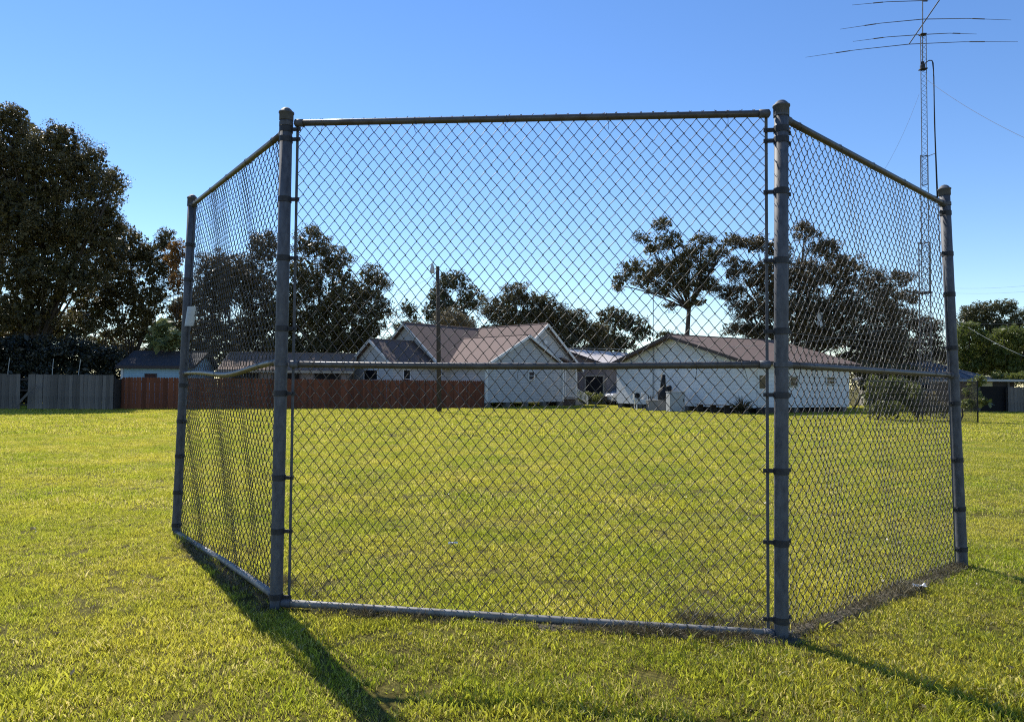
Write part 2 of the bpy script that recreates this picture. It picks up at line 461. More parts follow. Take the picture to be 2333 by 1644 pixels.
def wedge(y0, y1, dens, mx=1.2):
    area_w = 0.76
    n = int(dens * (area_w * (y1 * y1 - y0 * y0) + 2 * mx * (y1 - y0)))
    out = []
    y = RNG.uniform(y0 * y0, y1 * y1, n) ** 0.5
    x = RNG.uniform(-1, 1, n) * (area_w * y + mx)
    return np.stack([x, y, np.zeros(n)], 1)

def seg_dist(P, a, b):
    a = np.array(a[:2]); b = np.array(b[:2]); d = b - a; L = np.linalg.norm(d); d = d / L
    rel = P[:, :2] - a
    s = rel @ d; lat = rel[:, 0] * d[1] - rel[:, 1] * d[0]      # positive: on the camera side for left-to-right segments
    return s / L, lat
def value_noise(P, scale, seed):
    r = np.random.default_rng(seed); T = r.uniform(0, 1, (64, 64))
    q = P[:, :2] * scale; i = np.floor(q).astype(int); f = q - i; f = f * f * (3 - 2 * f)
    g = lambda a, b: T[(i[:, 0] + a) % 64, (i[:, 1] + b) % 64]
    return (g(0, 0) * (1 - f[:, 0]) + g(1, 0) * f[:, 0]) * (1 - f[:, 1]) + (g(0, 1) * (1 - f[:, 0]) + g(1, 1) * f[:, 0]) * f[:, 1]

B1, B2, B3, B4 = [p[0] for p in POSTS]
def keep_mask(P):
    keep = np.ones(len(P), bool)
    jit = 0.06 * (value_noise(P, 6.0, 3) - 0.5)
    s, lat = seg_dist(P, B2, B3)
    keep &= ~((s > 0.45) & (s < 1.04) & (lat > -0.05 + jit) & (lat < 0.13 * np.clip((s - 0.4) * 2.2, 0.4, 1) + jit))
    keep &= ~((s > 0.0) & (s < 0.5) & (lat > -0.02) & (lat < 0.09 + jit))
    s, lat = seg_dist(P, B3, B4)
    keep &= ~((s > -0.03) & (s < 1.0) & (lat > -0.06 + jit) & (lat < 0.09 + jit))
    s, lat = seg_dist(P, B1, B2)
    keep &= ~((s > 0.25) & (s < 1.0) & (lat > -0.05) & (lat < 0.12 + jit))
    # worn, thin spots
    thin = value_noise(P, 1.7, 5) * 0.6 + value_noise(P, 5.0, 6) * 0.4
    keep &= ~((thin < 0.25) & (RNG.uniform(0, 1, len(P)) < 0.28))
    return keep

cl_near = [clump('grass_tuft', 58, 0.085, 0.010, 0.030, 0.0028, 0.0055, 'grass_blade', 1.1, s) for s in range(1, 7)] + \
          [clump('grass_tuft', 20, 0.085, 0.018, 0.045, 0.006, 0.010, 'grass_blade', 0.9, s) for s in range(11, 13)]
P = wedge(2.2, 9.0, 290); P = P[keep_mask(P)]
hv = 0.72 + 0.40 * value_noise(P, 1.3, 9) + 0.3 * (value_noise(P, 4.0, 10) - 0.5)
for (px, py, rad, k) in ((2250, 1590, 0.55, 0.95), (1700, 1530, 0.5, 0.35), (60, 1640, 0.4, 0.4), (1290, 1610, 0.35, 0.5)):
    c = ground(px, py); d = np.hypot(P[:, 0] - c.x, P[:, 1] - c.y)
    hv += k * np.exp(-(d / rad) ** 2)
s_, lat_ = seg_dist(P, B1, B2)
hv += 0.5 * ((s_ > 0) & (s_ < 1) & (lat_ < 0.0) & (lat_ > -0.2))
s_, lat_ = seg_dist(P, B2, B3)
hv += 0.45 * ((s_ > 0) & (s_ < 1) & (np.abs(lat_ + 0.05) < 0.12)) * RNG.uniform(0, 1, len(P))
scatter('grass', P, hv * RNG.uniform(0.8, 1.2, len(P)), cl_near, 'short mown sunlit lawn grass around the backstop', 'grass', 0.25, 1)
cl_mid = [clump('grass_tuft', 85, 0.17, 0.010, 0.030, 0.005, 0.008, 'grass_blade', 1.0, s) for s in range(21, 26)]
P = wedge(9.0, 22.0, 78, 2.0); P = P[keep_mask(P)]
scatter('grass', P, (0.8 + 0.45 * value_noise(P, 0.9, 12)) * RNG.uniform(0.8, 1.2, len(P)), cl_mid, 'mown yellow green lawn stretching behind the backstop', 'grass', 0.2, 2)
cl_far = [clump('grass_tuft', 90, 0.42, 0.015, 0.045, 0.012, 0.024, 'grass_blade', 0.9, s) for s in range(31, 35)]
P = wedge(22.0, 66.0, 13, 4.0)
scatter('grass', P, (0.85 + 0.4 * value_noise(P, 0.5, 14)) * RNG.uniform(0.8, 1.2, len(P)), cl_far, 'far bright lawn reaching to the fences and houses', 'grass', 0.12, 3)

cl_dry = [clump('dry_tuft', 46, 0.065, 0.015, 0.065, 0.0025, 0.0055, 'dry_blade', 1.5, s) for s in range(41, 46)]
def along(a, b, n, s0, s1, lat_m, lat_s):
    s = RNG.uniform(s0, s1, n); lat = RNG.normal(lat_m, lat_s, n)
    a = np.array(a[:2]); b = np.array(b[:2]); d = b - a; L = np.linalg.norm(d); d /= L; nn = np.array([d[1], -d[0]])
    q = a + np.outer(s * L, d) + np.outer(lat, nn)
    return np.concatenate([q, np.zeros((n, 1))], 1)
PD = np.concatenate([along(B2, B3, 190, 0.62, 1.0, 0.06, 0.035), along(B2, B3, 90, 0.1, 0.62, 0.05, 0.04), along(B2, B3, 120, 0.8, 1.0, -0.15, 0.12),
                     along(B3, B4, 380, -0.02, 1.0, 0.01, 0.042), along(B1, B2, 150, 0.1, 1.0, 0.02, 0.06), along(B1, B2, 120, 0.3, 1.0, -0.2, 0.12)])
PT = wedge(2.2, 9.0, 20); PD = np.concatenate([PD, PT])
sc = RNG.uniform(0.6, 1.15, len(PD)); sc[-len(PT):] *= 0.55; sc = sc * (0.55 + 0.7 * value_noise(PD, 3.1, 17))
scatter('dry_grass', PD, sc, cl_dry, 'dead brown grass matted along the fence foot and thin in the lawn', 'grass', 0.5, 4)

cl_weed = [clump('weed_tuft', 9, 0.035, 0.03, 0.075, 0.008, 0.015, 'grass_blade', 0.8, s) for s in range(61, 65)]
PW = wedge(2.2, 6.0, 2.6); PW = PW[value_noise(PW, 1.1, 33) > 0.42]
scatter('coarse_grass', PW, RNG.uniform(0.6, 1.2, len(PW)), cl_weed, 'coarse broad grass blades standing up in the foreground lawn', 'grass', 0.3, 6)

# bare earth under the right-hand rails
mat('dirt', (0.14, 0.115, 0.078), 0.98, 0, (0.065, 0.054, 0.038), 14.0, 0.8, 30, coords='World')
def strip(name, a, b, s0, s1, l0, l1, n, z0, seed):
    r = np.random.default_rng(seed)
    a2 = Vector(a[:]); b2 = Vector(b[:]); d = (b2 - a2); nn = Vector((d.y, -d.x, 0)).normalized()
    mb = MB(); rows = []
    for i in range(n + 1):
        s = s0 + (s1 - s0) * i / n
        e = math.sin(math.pi * i / n) ** 0.4
        row = []
        for j, f in enumerate((0, .25, .5, .75, 1)):
            lat = l0 + (l1 - l0) * f
            lat = (l0 + l1) / 2 + (lat - (l0 + l1) / 2) * e * r.uniform(0.75, 1.2)
            z = 0.004 + (z0 * r.uniform(0.4, 1.2) if j in (1, 2, 3) else -0.01)
            p = a2 + d * s + nn * lat; row.append(Vector((p.x, p.y, z)))
        rows.append(row)
    for i in range(n):
        for j in range(4):
            mb.quad(rows[i][j], rows[i][j + 1], rows[i + 1][j + 1], rows[i + 1][j])
    o = mb.build(name, 'dirt', smooth=True); tag(o, kind='structure'); return o
strip('earth_bank', B2, B3, 0.42, 1.05, -0.06, 0.16, 40, 0.012, 1)
strip('earth_bank', B3, B4, -0.03, 1.02, -0.09, 0.11, 44, 0.02, 2)
strip('earth_bank', B1, B2, 0.2, 1.0, -0.08, 0.08, 30, 0.008, 3)

# ------------------------------------------------------------------ the chain-link backstop
bs = empty('backstop', ((B2.x + B3.x) / 2, (B2.y + B3.y) / 2, 0))
tag(bs, 'galvanised chain-link baseball backstop of three tall mesh panels on four posts', 'backstop')
PR = 0.0445
def post_pt(i, t):
    return POSTS[i][0].lerp(POSTS[i][1], t)
def t_at(i, y_src):
    """fraction up post i that shows at picture height y"""
    yb, yt = POST_PX[i][0][1], POST_PX[i][1][1]
    return (yb - y_src) / (yb - yt)
def lathe_on(i, prof, seg=20):
    """profile [(t, r)] turned about the axis of post i"""
    mb = MB(); mb.tube([post_pt(i, t) for t, r in prof], [r for t, r in prof], seg); return mb
def plan_dir(i, j):
    d = POSTS[j][0] - POSTS[i][0]; d.z = 0; return d.normalized()
band_px = {0: [560, 640, 880, 962, 1040, 1122, 1195], 1: [297, 320, 459, 594, 755, 902, 1092, 1212, 1358],
           2: [297, 322, 441, 600, 762, 907, 1079, 1240, 1412], 3: [487, 581, 674, 796, 922, 1050, 1160, 1250]}
rail_px = {0: [468, 852], 1: [285, 836], 2: [262, 838], 3: [466, 860]}
nb_dir = {0: [plan_dir(0, 1)], 1: [plan_dir(1, 2), plan_dir(1, 0)], 2: [plan_dir(2, 1), plan_dir(2, 3)], 3: [plan_dir(3, 2)]}
for i in range(4):
    L = (POSTS[i][1] - POSTS[i][0]).length
    d = 0.012 / L
    ax = (POSTS[i][1] - POSTS[i][0]).normalized()
    po = lathe_on(i, [(-0.06, PR), (0.0, PR), (0.3, PR), (0.6, PR), (0.975, PR)], 24).build('post', 'galv', bs, True)
    tag(po, None)
    h = 0.10 / L
    lathe_on(i, [(1 - h, PR + .004), (1 - h + .0005, PR + .006), (1 - h * .48, PR + .006), (1 - h * .46, PR + .011), (1 - h * .36, PR + .011),
                 (1 - h * .34, PR + .002), (1 - h * .2, PR * .88), (1 - h * .07, PR * .55), (1, PR * .12)], 24).build('post_cap', 'galv', po, True)
    for yb in band_px[i]:
        t = t_at(i, yb)
        mb = MB()
        hb = 0.020 / L
        mb.tube([post_pt(i, t - hb), post_pt(i, t - hb), post_pt(i, t + hb), post_pt(i, t + hb)], [PR + .001, PR + .005, PR + .005, PR + .001], 20)
        for dn in nb_dir[i]:
            c = post_pt(i, t) + dn * (PR + 0.030)
            mb.box(c, (0.075, 0.010, 0.026), dn)
            side = Vector((dn.y, -dn.x, 0))
            mb.tube([c + dn * .012 - side * .014, c + dn * .012 + side * .014], 0.007, 8)
        mb.build('tension_band', 'galv_dark', po, False)
    for yb in rail_px[i]:
        t = t_at(i, yb); hb = 0.014 / L
        lathe_on(i, [(t - hb, PR + .001), (t - hb, PR + .006), (t + hb, PR + .006), (t + hb, PR + .001)], 20).build('rail_band', 'galv', po, False)

panels = [(0, 1), (1, 2), (2, 3)]
RR = 0.0225
def rail(a, pa, name, m='galv_rail', r=RR, cups=True):
    """pipe through points pa with a cup on each end"""
    o = MB().tube(pa, r, 16).build(name, m, bs, True)
    if cups:
        for k, q in ((0, 1), (-1, -2)):
            e = Vector(pa[k]); d = (Vector(pa[q]) - e).normalized()
            mb = MB().tube([e - d * .022, e - d * .012, e + d * .05], [r * .55, r + .005, r + .005], 16)
            mb.build('rail_cup', 'galv', o, True)
    return o
def rail_line(i, j, yi, yj, off_i=0.075, off_j=0.075, n=9, bow=None):
    a = post_pt(i, t_at(i, yi)); b = post_pt(j, t_at(j, yj)); d = (b - a).normalized()
    a = a + d * off_i; b = b - d * off_j
    pts = []
    for k in range(n + 1):
        p = a.lerp(b, k / n)
        if bow: p = p + bow(k / n)
        pts.append(p)
    return pts
RAILS = {}
RAILS[(0, 't')] = rail_line(0, 1, 468, 299, 0.05, 0.05)
RAILS[(1, 't')] = rail_line(1, 2, 282, 259, 0.085, 0.09)
RAILS[(2, 't')] = rail_line(2, 3, 268, 467, 0.05, 0.05)
bend = lambda s: Vector((0, 0, -0.062 * math.exp(-((s - 0.62) / 0.20) ** 2) - 0.02 * math.exp(-((s - 0.35) / 0.2) ** 2))) + \
    Vector((0.1, 0.06, 0)) * (-0.5 * math.exp(-((s - 0.5) / 0.25) ** 2))
RAILS[(0, 'm')] = rail_line(0, 1, 853, 829, 0.05, 0.05, 20, bend)
RAILS[(1, 'm')] = rail_line(1, 2, 836, 838, 0.085, 0.085, 12, lambda s: Vector((0, 0, -0.012 * math.sin(math.pi * s))))
RAILS[(2, 'm')] = rail_line(2, 3, 838, 859, 0.05, 0.05)
RAILS[(0, 'b')] = rail_line(0, 1, 1210, 1366, 0.05, 0.05, 12, lambda s: Vector((0.05, 0.0, -0.025 * (1 - s))) * (1 - abs(2 * s - 1)) + Vector((0, 0, 0.022 - 0.03 * (1 - s))))
RAILS[(1, 'b')] = rail_line(1, 2, 1378, 1444, 0.06, 0.06, 12, lambda s: Vector((0, 0.0, 0.020 - 0.02 * s)))
RAILS[(2, 'b')] = rail_line(2, 3, 1448, 1290, 0.06, 0.06, 8, lambda s: Vector((0, 0, -0.02)))
for k in range(3):
    rail(k, RAILS[(k, 't')], 'top_rail')
    rail(k, RAILS[(k, 'm')], 'middle_rail')
    rail(k, RAILS[(k, 'b')], 'bottom_rail', 'galv_sunlit', 0.026)

def panel_frame(k):
    i, j = panels[k]
    e = plan_dir(i, j); n = Vector((e.y, -e.x, 0))        # n points out of the cage, towards the camera
    return i, j, e, n
MESH_OFF = -0.034
P_STEP, Q_STEP = 0.0412, 0.0485
def smooth_noise(seed, n=6):
    r = np.random.default_rng(seed)
    fr = r.uniform(0.5, 3.5, (n, 2)); ph = r.uniform(0, 6.28, n); am = r.normal(0, 1, n) / np.sqrt(n)
    return lambda s, z: sum(am[q] * np.sin(fr[q, 0] * 2 * np.pi * s + fr[q, 1] * z + ph[q]) for q in range(n))
def wire_panel(k, dist_n, dist_s, r=0.0026):
    i, j, e, n = panel_frame(k)
    A0, A1 = np.array(POSTS[i][0]), np.array(POSTS[i][1]); Bb, Bt = np.array(POSTS[j][0]), np.array(POSTS[j][1])
    Ltot = float(np.linalg.norm((Bb - A0)[:2]))
    o0 = 0.085 if k == 1 else 0.06
    N = int(round((Ltot - 2 * o0) / P_STEP)); p = (Ltot - 2 * o0) / N
    ztop = 0.5 * (RAILS[(k, 't')][0].z + RAILS[(k, 't')][-1].z)
    Mz = int((ztop + 0.02) / Q_STEP)
    q = (ztop + 0.03) / Mz
    ev, nv = np.array(e), np.array(n)
    fn, fs, fw = smooth_noise(100 + k), smooth_noise(200 + k), smooth_noise(300 + k, 10)
    r1 = np.random.default_rng(k)
    b = 0.0062
    X, Z, D = np.zeros((N, Mz * 3 + 3)), np.zeros((N, Mz * 3 + 3)), np.zeros((N, Mz * 3 + 3))
    for w in range(N):
        for m in range(Mz + 1):
            right = (m + w) % 2 == 0
            xb = (w + 1) * p if right else w * p
            sg = 1 if right else -1
            zb = m * q
            jx, jz = r1.normal(0, 0.0013), r1.normal(0, 0.0020)
            c = m * 3
            fr = 1 if right else -1
            X[w, c:c + 3] = np.array([xb - sg * 0.16 * p, xb + sg * 0.0042, xb - sg * 0.16 * p]) + jx
            Z[w, c:c + 3] = np.array([zb - 0.15 * q, zb, zb + 0.15 * q]) + jz
            D[w, c:c + 3] = np.array([fr * b, 0, -fr * b])
    S = (X + o0) / Ltot
    Tz = Z / ztop
    dn = dist_n * fn(S, Z * 1.3) + dist_n * 0.35 * fw(S * 3, Z * 2)
    low = np.clip((1.75 - Z) / 0.8, 0.12, 1)
    dn = dn * (0.35 + 0.65 * low)
    ds = dist_s * low * (fs(S * .8, Z * 2) + 0.25 * fw(S * 1.5 + 5, Z * 1.5))
    edge = np.clip(np.minimum(S, 1 - S) * 8, 0, 1)
    dn = np.clip(dn * edge, -0.12, 0.012); ds = ds * edge
    # panel surface: straight line between the two leaning posts at each height
    tA = Z / (A1[2] - A0[2]); tB = Z / (Bt[2] - Bb[2])
    zsc = 1.0
    PA = A0 + tA[..., None] * (A1 - A0); PB = Bb + tB[..., None] * (Bt - Bb)
    rt, lt = RAILS[(k, 't')][-1].z, RAILS[(k, 't')][0].z
    Sm = S + ds / Ltot
    PP = PA + Sm[..., None] * (PB - PA)
    PP[..., 2] = Z * ((lt + (rt - lt) * S) / ztop) + 0.004
    PP += nv * (MESH_OFF + dn + D)[..., None]
    # parallel-transported tubes, all wires of the panel at once
    T = np.empty_like(PP); T[:, 1:-1] = PP[:, 2:] - PP[:, :-2]; T[:, 0] = PP[:, 1] - PP[:, 0]; T[:, -1] = PP[:, -1] - PP[:, -2]
    T /= np.linalg.norm(T, axis=2, keepdims=True)
    U = np.tile(nv + 0.01, (N, 1))
    SEG = 5
    ang = 2 * np.pi * np.arange(SEG) / SEG
    V = np.empty((N, PP.shape[1], SEG, 3))
    for c in range(PP.shape[1]):
        t = T[:, c]; U = U - t * (U * t).sum(1, keepdims=True); U /= np.linalg.norm(U, axis=1, keepdims=True)
        Wd = np.cross(t, U)
        V[:, c] = PP[:, c][:, None, :] + r * (np.cos(ang)[None, :, None] * U[:, None, :] + np.sin(ang)[None, :, None] * Wd[:, None, :])
    npt = PP.shape[1]
    cc, ss = np.meshgrid(np.arange(npt - 1), np.arange(SEG), indexing='ij')
    s2 = (ss + 1) % SEG
    F = np.stack([cc * SEG + ss, cc * SEG + s2, (cc + 1) * SEG + s2, (cc + 1) * SEG + ss], -1).reshape(-1, 4)
    par = empty('chain_link_mesh', tuple(A0)); par.parent = bs; par.matrix_parent_inverse = parent_inv(bs)
    for w in range(N):
        np_mesh('wire', V[w].reshape(-1, 3), F, 'wire_metal', par, True)
wire_panel(0, 0.022, 0.0065, 0.0029)
wire_panel(1, 0.010, 0.004)
wire_panel(2, 0.018, 0.008, 0.0029)

# tension bars and wire ties
for k in range(3):
    i, j, e, n = panel_frame(k)
    for (a, b, off) in ((i, j, 0.085 if k == 1 else 0.062), (j, i, 0.085 if k == 1 else 0.062)):
        d = plan_dir(a, b); tt = RAILS[(k, 't')][0 if a == i else -1].z / POSTS[a][1].z
        p0 = post_pt(a, 0.004) + d * off + n * (MESH_OFF * .5); p1 = post_pt(a, tt) + d * off + n * (MESH_OFF * .5)
        mb = MB(); ax = (p1 - p0).normalized()
        mb.box((p0 + p1) / 2, (0.019, 0.006, (p1 - p0).length), d, ax)
        mb.build('tension_bar', 'galv', bs)
    for nm, ss in (('t', (.06, .27, .47, .68, .92)), ('m', (.05, .12, .5, .86, .95)), ('b', (.3, .6))):
        for s in ss:
            pts = RAILS[(k, nm)]; q = s * (len(pts) - 1); a = int(q); c = pts[a].lerp(pts[min(a + 1, len(pts) - 1)], q - a)
            ring = []
            for z in range(11):
                an = math.pi * 2 * z / 10 * 0.93
                ring.append(c + n * (math.cos(an) * (RR + .0035) + (MESH_OFF * .35 if z in (4, 5, 6) else 0)) + Vector((0, 0, math.sin(an) * (RR + .0035))) + e * (0.0012 * z))
            tail = ring[-1] + Vector((0, 0, -0.05)) + e * random.uniform(-.03, .03) - n * 0.02
            ring += [tail, tail + Vector((0, 0, -0.03)) + e * random.uniform(-.02, .02)]
            MB().tube(ring, 0.0018, 5).build('wire_tie', 'wire_metal', bs, True)

# metal plate on the rear left post and white tag on the right panel
c0 = at(434, 720, B1.y - 0.16)
e0 = plan_dir(0, 1)
mb = MB()
prof = []
for k in range(9):
    a = -1.05 + 2.1 * k / 8
    prof.append(Vector((math.sin(a) * 0.06, -math.cos(a) * 0.03 + 0.03, 0)))
hgt = 0.205
p1 = [c0 + Vector((p.x - 0.015, p.y, -hgt / 2)) for p in prof]; p2 = [c0 + Vector((p.x + 0.012, p.y, hgt / 2)) for p in prof]
for k in range(8):
    mb.hexa([p1[k], p1[k + 1], p1[k + 1] + Vector((0, .003, 0)), p1[k] + Vector((0, .003, 0)), p2[k], p2[k + 1], p2[k + 1] + Vector((0, .003, 0)), p2[k] + Vector((0, .003, 0))])
tag(mb.build('metal_plate', 'plate_metal', None, False), 'small curved grey sheet metal plate wrapped on the rear left backstop post', 'plate')
i, j, e, n = panel_frame(2)
ct = None
for q in np.linspace(0, 1, 200):
    pp = POSTS[2][0].lerp(POSTS[3][0], q); d = ray(1886, 725)
    sx = pp.x / pp.y
    if sx >= d.x / d.y: ct = at(1886, 725, pp.y) - n * 0.055; break
mb = MB()
for (z0, z1, o0, o1) in ((-0.05, 0.0, 0.0, 0.006), (0.0, 0.05, 0.006, -0.002)):
    a = [ct + e * -0.033 + Vector((0, 0, z0)) - n * o0, ct + e * 0.033 + Vector((0, 0, z0)) - n * o0]
    b = [ct + e * -0.030 + Vector((0, 0, z1)) - n * o1, ct + e * 0.032 + Vector((0, 0, z1 - 0.006)) - n * o1]
    mb.hexa([a[0], a[1], a[1] - n * .002, a[0] - n * .002, b[0], b[1], b[1] - n * .002, b[0] - n * .002])
tag(mb.build('plastic_tag', 'white_plastic', None), 'small white tag caught in the right backstop panel', 'tag')

def scrap(px, py, w, d, label, seed):
    c = ground(px, py); r = np.random.default_rng(seed); mb = MB(); n = 5; rows = []
    for a in range(n):
        rows.append([c + Vector(((a / 4 - .5) * w, (b / 4 - .5) * d, 0.045 + r.uniform(-.012, .02))) for b in range(n)])
    for a in range(4):
        for b in range(4):
            q = [rows[a][b], rows[a + 1][b], rows[a + 1][b + 1], rows[a][b + 1]]; dz = Vector((0, 0, .0015))
            mb.hexa([x - dz for x in q] + [x for x in q])
    tag(mb.build('paper_scrap', 'paper', None), label, 'litter', 'paper scraps on the lawn')
scrap(2096, 1347, 0.10, 0.06, 'white paper scrap lying outside the right panel by its dead grass', 1)
scrap(1032, 1247, 0.09, 0.05, 'white paper scrap on the lawn behind the middle panel', 2)

# ------------------------------------------------------------------ buildings
def v3(p, z): return Vector((p[0], p[1], z))
def gable_block(parent, cx, cy, ang, Ln, w, zb, ze, zr, wallm, roofm, trimm='white_trim', oh=0.35, gwallm=None, sub=None):
    """house wing: ridge starts over (cx, cy), runs along heading ang for Ln; half width w"""
    d = Vector((math.cos(ang), math.sin(ang), 0)); s = Vector((d.y, -d.x, 0)); c = Vector((cx, cy, 0)); Z = Vector((0, 0, 1))
    sl = (zr - ze) / w
    pent = [c - s * w + Z * zb, c + s * w + Z * zb, c + s * w + Z * (ze - .02), c + Z * (zr - .02), c - s * w + Z * (ze - .02)]
    wl_ = MB().prism(pent, d * Ln).build('wall', wallm, parent)
    rf = MB(); th = 0.14
    for sg in (1, -1):
        e0 = c + s * sg * (w + oh) + Z * (ze - sl * oh); r0 = c + Z * zr
        a = [r0 - d * oh, e0 - d * oh, e0 + d * (Ln + oh), r0 + d * (Ln + oh)]
        up = Z * th
        rf.hexa([a[0] + s * sg * .004, a[1], a[2], a[3] + s * sg * .004, a[0] + up + s * sg * .004, a[1] + up, a[2] + up, a[3] + up + s * sg * .004])
    ro = rf.build('roof', roofm, parent)
    tr = MB()
    for sg in (1, -1):
        e0 = c + s * sg * (w + oh + .012) + Z * (ze - sl * (oh + .012)); r0 = c + Z * zr
        for q in (-oh - .03, Ln + oh + .03):
            a = r0 + d * q + Z * (.03); b = e0 + d * q + Z * (.03)
            ax = (b - a).normalized(); nz = s * sg * sl + Z; nz.normalize()
            tr.box((a + b) / 2, ((b - a).length, 0.05, 0.19), ax, nz)
        a = e0 - d * (oh) + Z * .02; b = e0 + d * (Ln + oh) + Z * .02
        tr.box((a + b) / 2 + s * sg * .025, ((b - a).length, 0.045, 0.16), d)
    tr.build('fascia', trimm, ro)
    MB().tube([c + Z * (zr + th) - d * oh, c + Z * (zr + th) + d * (Ln + oh)], 0.06, 6).build('ridge_cap', roofm, ro)
    return wl_, ro
def opening(parent, c, along, out, w, h, name='window', glass='glass_dark', frame='white_trim', fr=0.07, mull=True):
    """window or door set proud of the wall at c"""
    along = Vector(along).normalized(); out = Vector(out).normalized(); c = Vector(c)
    fo = MB()
    for sx in (-1, 1): fo.box(c + along * sx * (w / 2 + fr / 2) + out * .03, (fr, .07, h + 2 * fr), along)
    for sz in (-1, 1): fo.box(c + Vector((0, 0, sz * (h / 2 + fr / 2))) + out * .03, (w - .004, .066, fr), along)
    if mull: fo.box(c + out * .025, (w - .004, .04, .04), along)
    o = fo.build(name, frame, parent)
    MB().box(c + out * .012, (w, .02, h), along).build('pane', glass, o)
    return o

# grey house with crossing gables
A45 = R(45)
u = Vector((math.cos(A45), math.sin(A45), 0)); v = Vector((-u.y, u.x, 0))
gh = empty('grey_house', (-3, 57, 0)); tag(gh, 'pale grey clapboard house with several crossing brown shingled gables', 'house')
gable_block(gh, -8.27, 56.65, A45, 11.5, 4.4, 0.4, 3.1, 6.3, 'grey_siding', 'brown_shingle')
gable_block(gh, 2.55, 56.6, A45 + R(90), 9.0, 4.0, 0.42, 3.1, 6.32, 'grey_siding', 'pink_shingle')
gable_block(gh, 1.08, 54.0, A45 + R(90), 8.5, 4.1, 0.38, 3.1, 5.25, 'grey_siding', 'pink_shingle')
gable_block(gh, -10.24, 53.3, A45, 4.8, 2.5, 0.36, 3.15, 4.8, 'grey_siding', 'brown_shingle')
# corner boards, windows and fittings
cbx = MB()
for q in ((Vector((1.08, 54, 0)) - u * 4.1), (Vector((1.08, 54, 0)) + u * 4.1)):
    cbx.box(q + Vector((0, 0, 1.72)) - v * .02, (.16, .16, 2.7), u)
cbx.build('corner_board', 'white_trim', gh)
opening(gh, Vector((1.08, 54, 2.35)) - v * .02 + u * 0.5, u, -v, .55, .55, 'vent', 'dark_trim')
MB().tube([Vector((2.55, 56.6, 5.0)) - v * .02, Vector((2.55, 56.6, 5.0)) - v * .10], 0.2, 14).build('gable_vent', 'white_trim', gh)
aw = Vector((-8.27, 56.65, 0)) - v * 4.4
for s_, w_ in ((1.7, .9), (4.2, .8)):
    opening(gh, aw + u * s_ + Vector((0, 0, 2.1)) - v * .01, u, -v, w_, 1.2)
a2 = Vector((-10.24, 53.3, 0)) - v * 2.5
opening(gh, a2 + u * 1.2 + Vector((0, 0, 2.0)) - v * .01, u, -v, .55, 1.3)
opening(gh, Vector((-10.24, 53.3, 1.95)) + v * 0.2 - u * .01, v, -u, 1.7, 1.4)
# crawl space skirting piers
for k in range(5):
    q = Vector((1.08, 54, 0)) - u * 3.9 + u * (7.8 * k / 4) + v * .12
    MB().box(q + Vector((0, 0, .19)), (.35, .35, .38), u).build('pier', 'pier', gh)
# porch
p0 = Vector((1.08, 54, 0)) + u * 4.2 + v * .3
MB().box(p0 + u * 1.0 + v * .9 + Vector((0, 0, .62)), (2.0, 1.8, .14), u).build('porch_deck', 'concrete', gh)
MB().box(p0 + u * 1.0 + v * .95 + Vector((0, 0, .28)), (1.9, 1.6, .54), u).build('porch_base', 'dark_trim', gh)
for s_, l_ in ((.5, 0), (1.85, 0), (1.85, 1.7)):
    MB().box(p0 + u * s_ + v * l_ + Vector((0, 0, 1.9)), (.11, .11, 2.42), u).build('porch_post', 'white_trim', gh)
rl = MB()
rl.box(p0 + u * 1.17 + Vector((0, 0, 1.48)), (1.23, .05, .06), u); rl.box(p0 + u * 1.17 + Vector((0, 0, .82)), (1.23, .04, .05), u)
ra = rl.build('porch_railing', 'white_trim', gh)
for k in range(8): MB().box(p0 + u * (.64 + k * .15) + Vector((0, 0, 1.15)), (.035, .035, .6), u).build('baluster', 'white_trim', ra)
st0, st1 = p0 + u * 1.95 + Vector((0, 0, 1.42)), p0 + u * 3.3 + Vector((0, 0, .85))
rl = MB(); rl.box((st0 + st1) / 2, ((st1 - st0).length, .05, .06), (st1 - st0)); dz = Vector((0, 0, -.62))
rl.box((st0 + st1) / 2 + dz, ((st1 - st0).length, .04, .05), (st1 - st0))
rl.box(st1 + Vector((0, 0, -.42)) + u * .06, (.1, .1, .9), u)
ra = rl.build('stair_railing', 'white_trim', gh)
for k in range(8): MB().box(st0.lerp(st1, (k + .7) / 8.4) + Vector((0, 0, -.31)), (.035, .035, .56), u).build('baluster', 'white_trim', ra)
for k in range(4):
    MB().box(p0 + u * (2.15 + k * .3) + v * .8 + Vector((0, 0, .265 - k * .075)), (.3, 1.4, .53 - k * .15), u).build('step', 'concrete', gh)
prf = MB()
q = [p0 - u * .1 - v * .3, p0 + u * 2.5 - v * .3, p0 + u * 2.5 + v * 2.4, p0 - u * .1 + v * 2.4]
zz = [3.7, 3.0, 3.0, 3.7]
prf.hexa([q[k] + Vector((0, 0, zz[k])) for k in range(4)] + [q[k] + Vector((0, 0, zz[k] + .14)) for k in range(4)])
prf.build('porch_roof', 'brown_shingle', gh)

# low brown roofed outbuilding behind the red fence
ob = empty('outbuilding', (-16.5, 52, 0)); tag(ob, 'low outbuilding with faded tan roof between the blue shed and the grey house', 'outbuilding')
gable_block(ob, -20.6, 53.6, R(8), 8.6, 3.0, 0.1, 2.55, 3.75, 'taupe_wall', 'tan_shingle', 'beige_wall', 0.3)
ds = Vector((math.cos(R(8)), math.sin(R(8)), 0)); ss = Vector((ds.y, -ds.x, 0))
for k in range(3):
    opening(ob, Vector((-20.6, 53.6, 1.55)) + ds * (1.5 + 2.8 * k) + ss * 3.01, ds, ss, 1.7, 1.5, 'window', 'void_dark', 'dark_trim', .08)

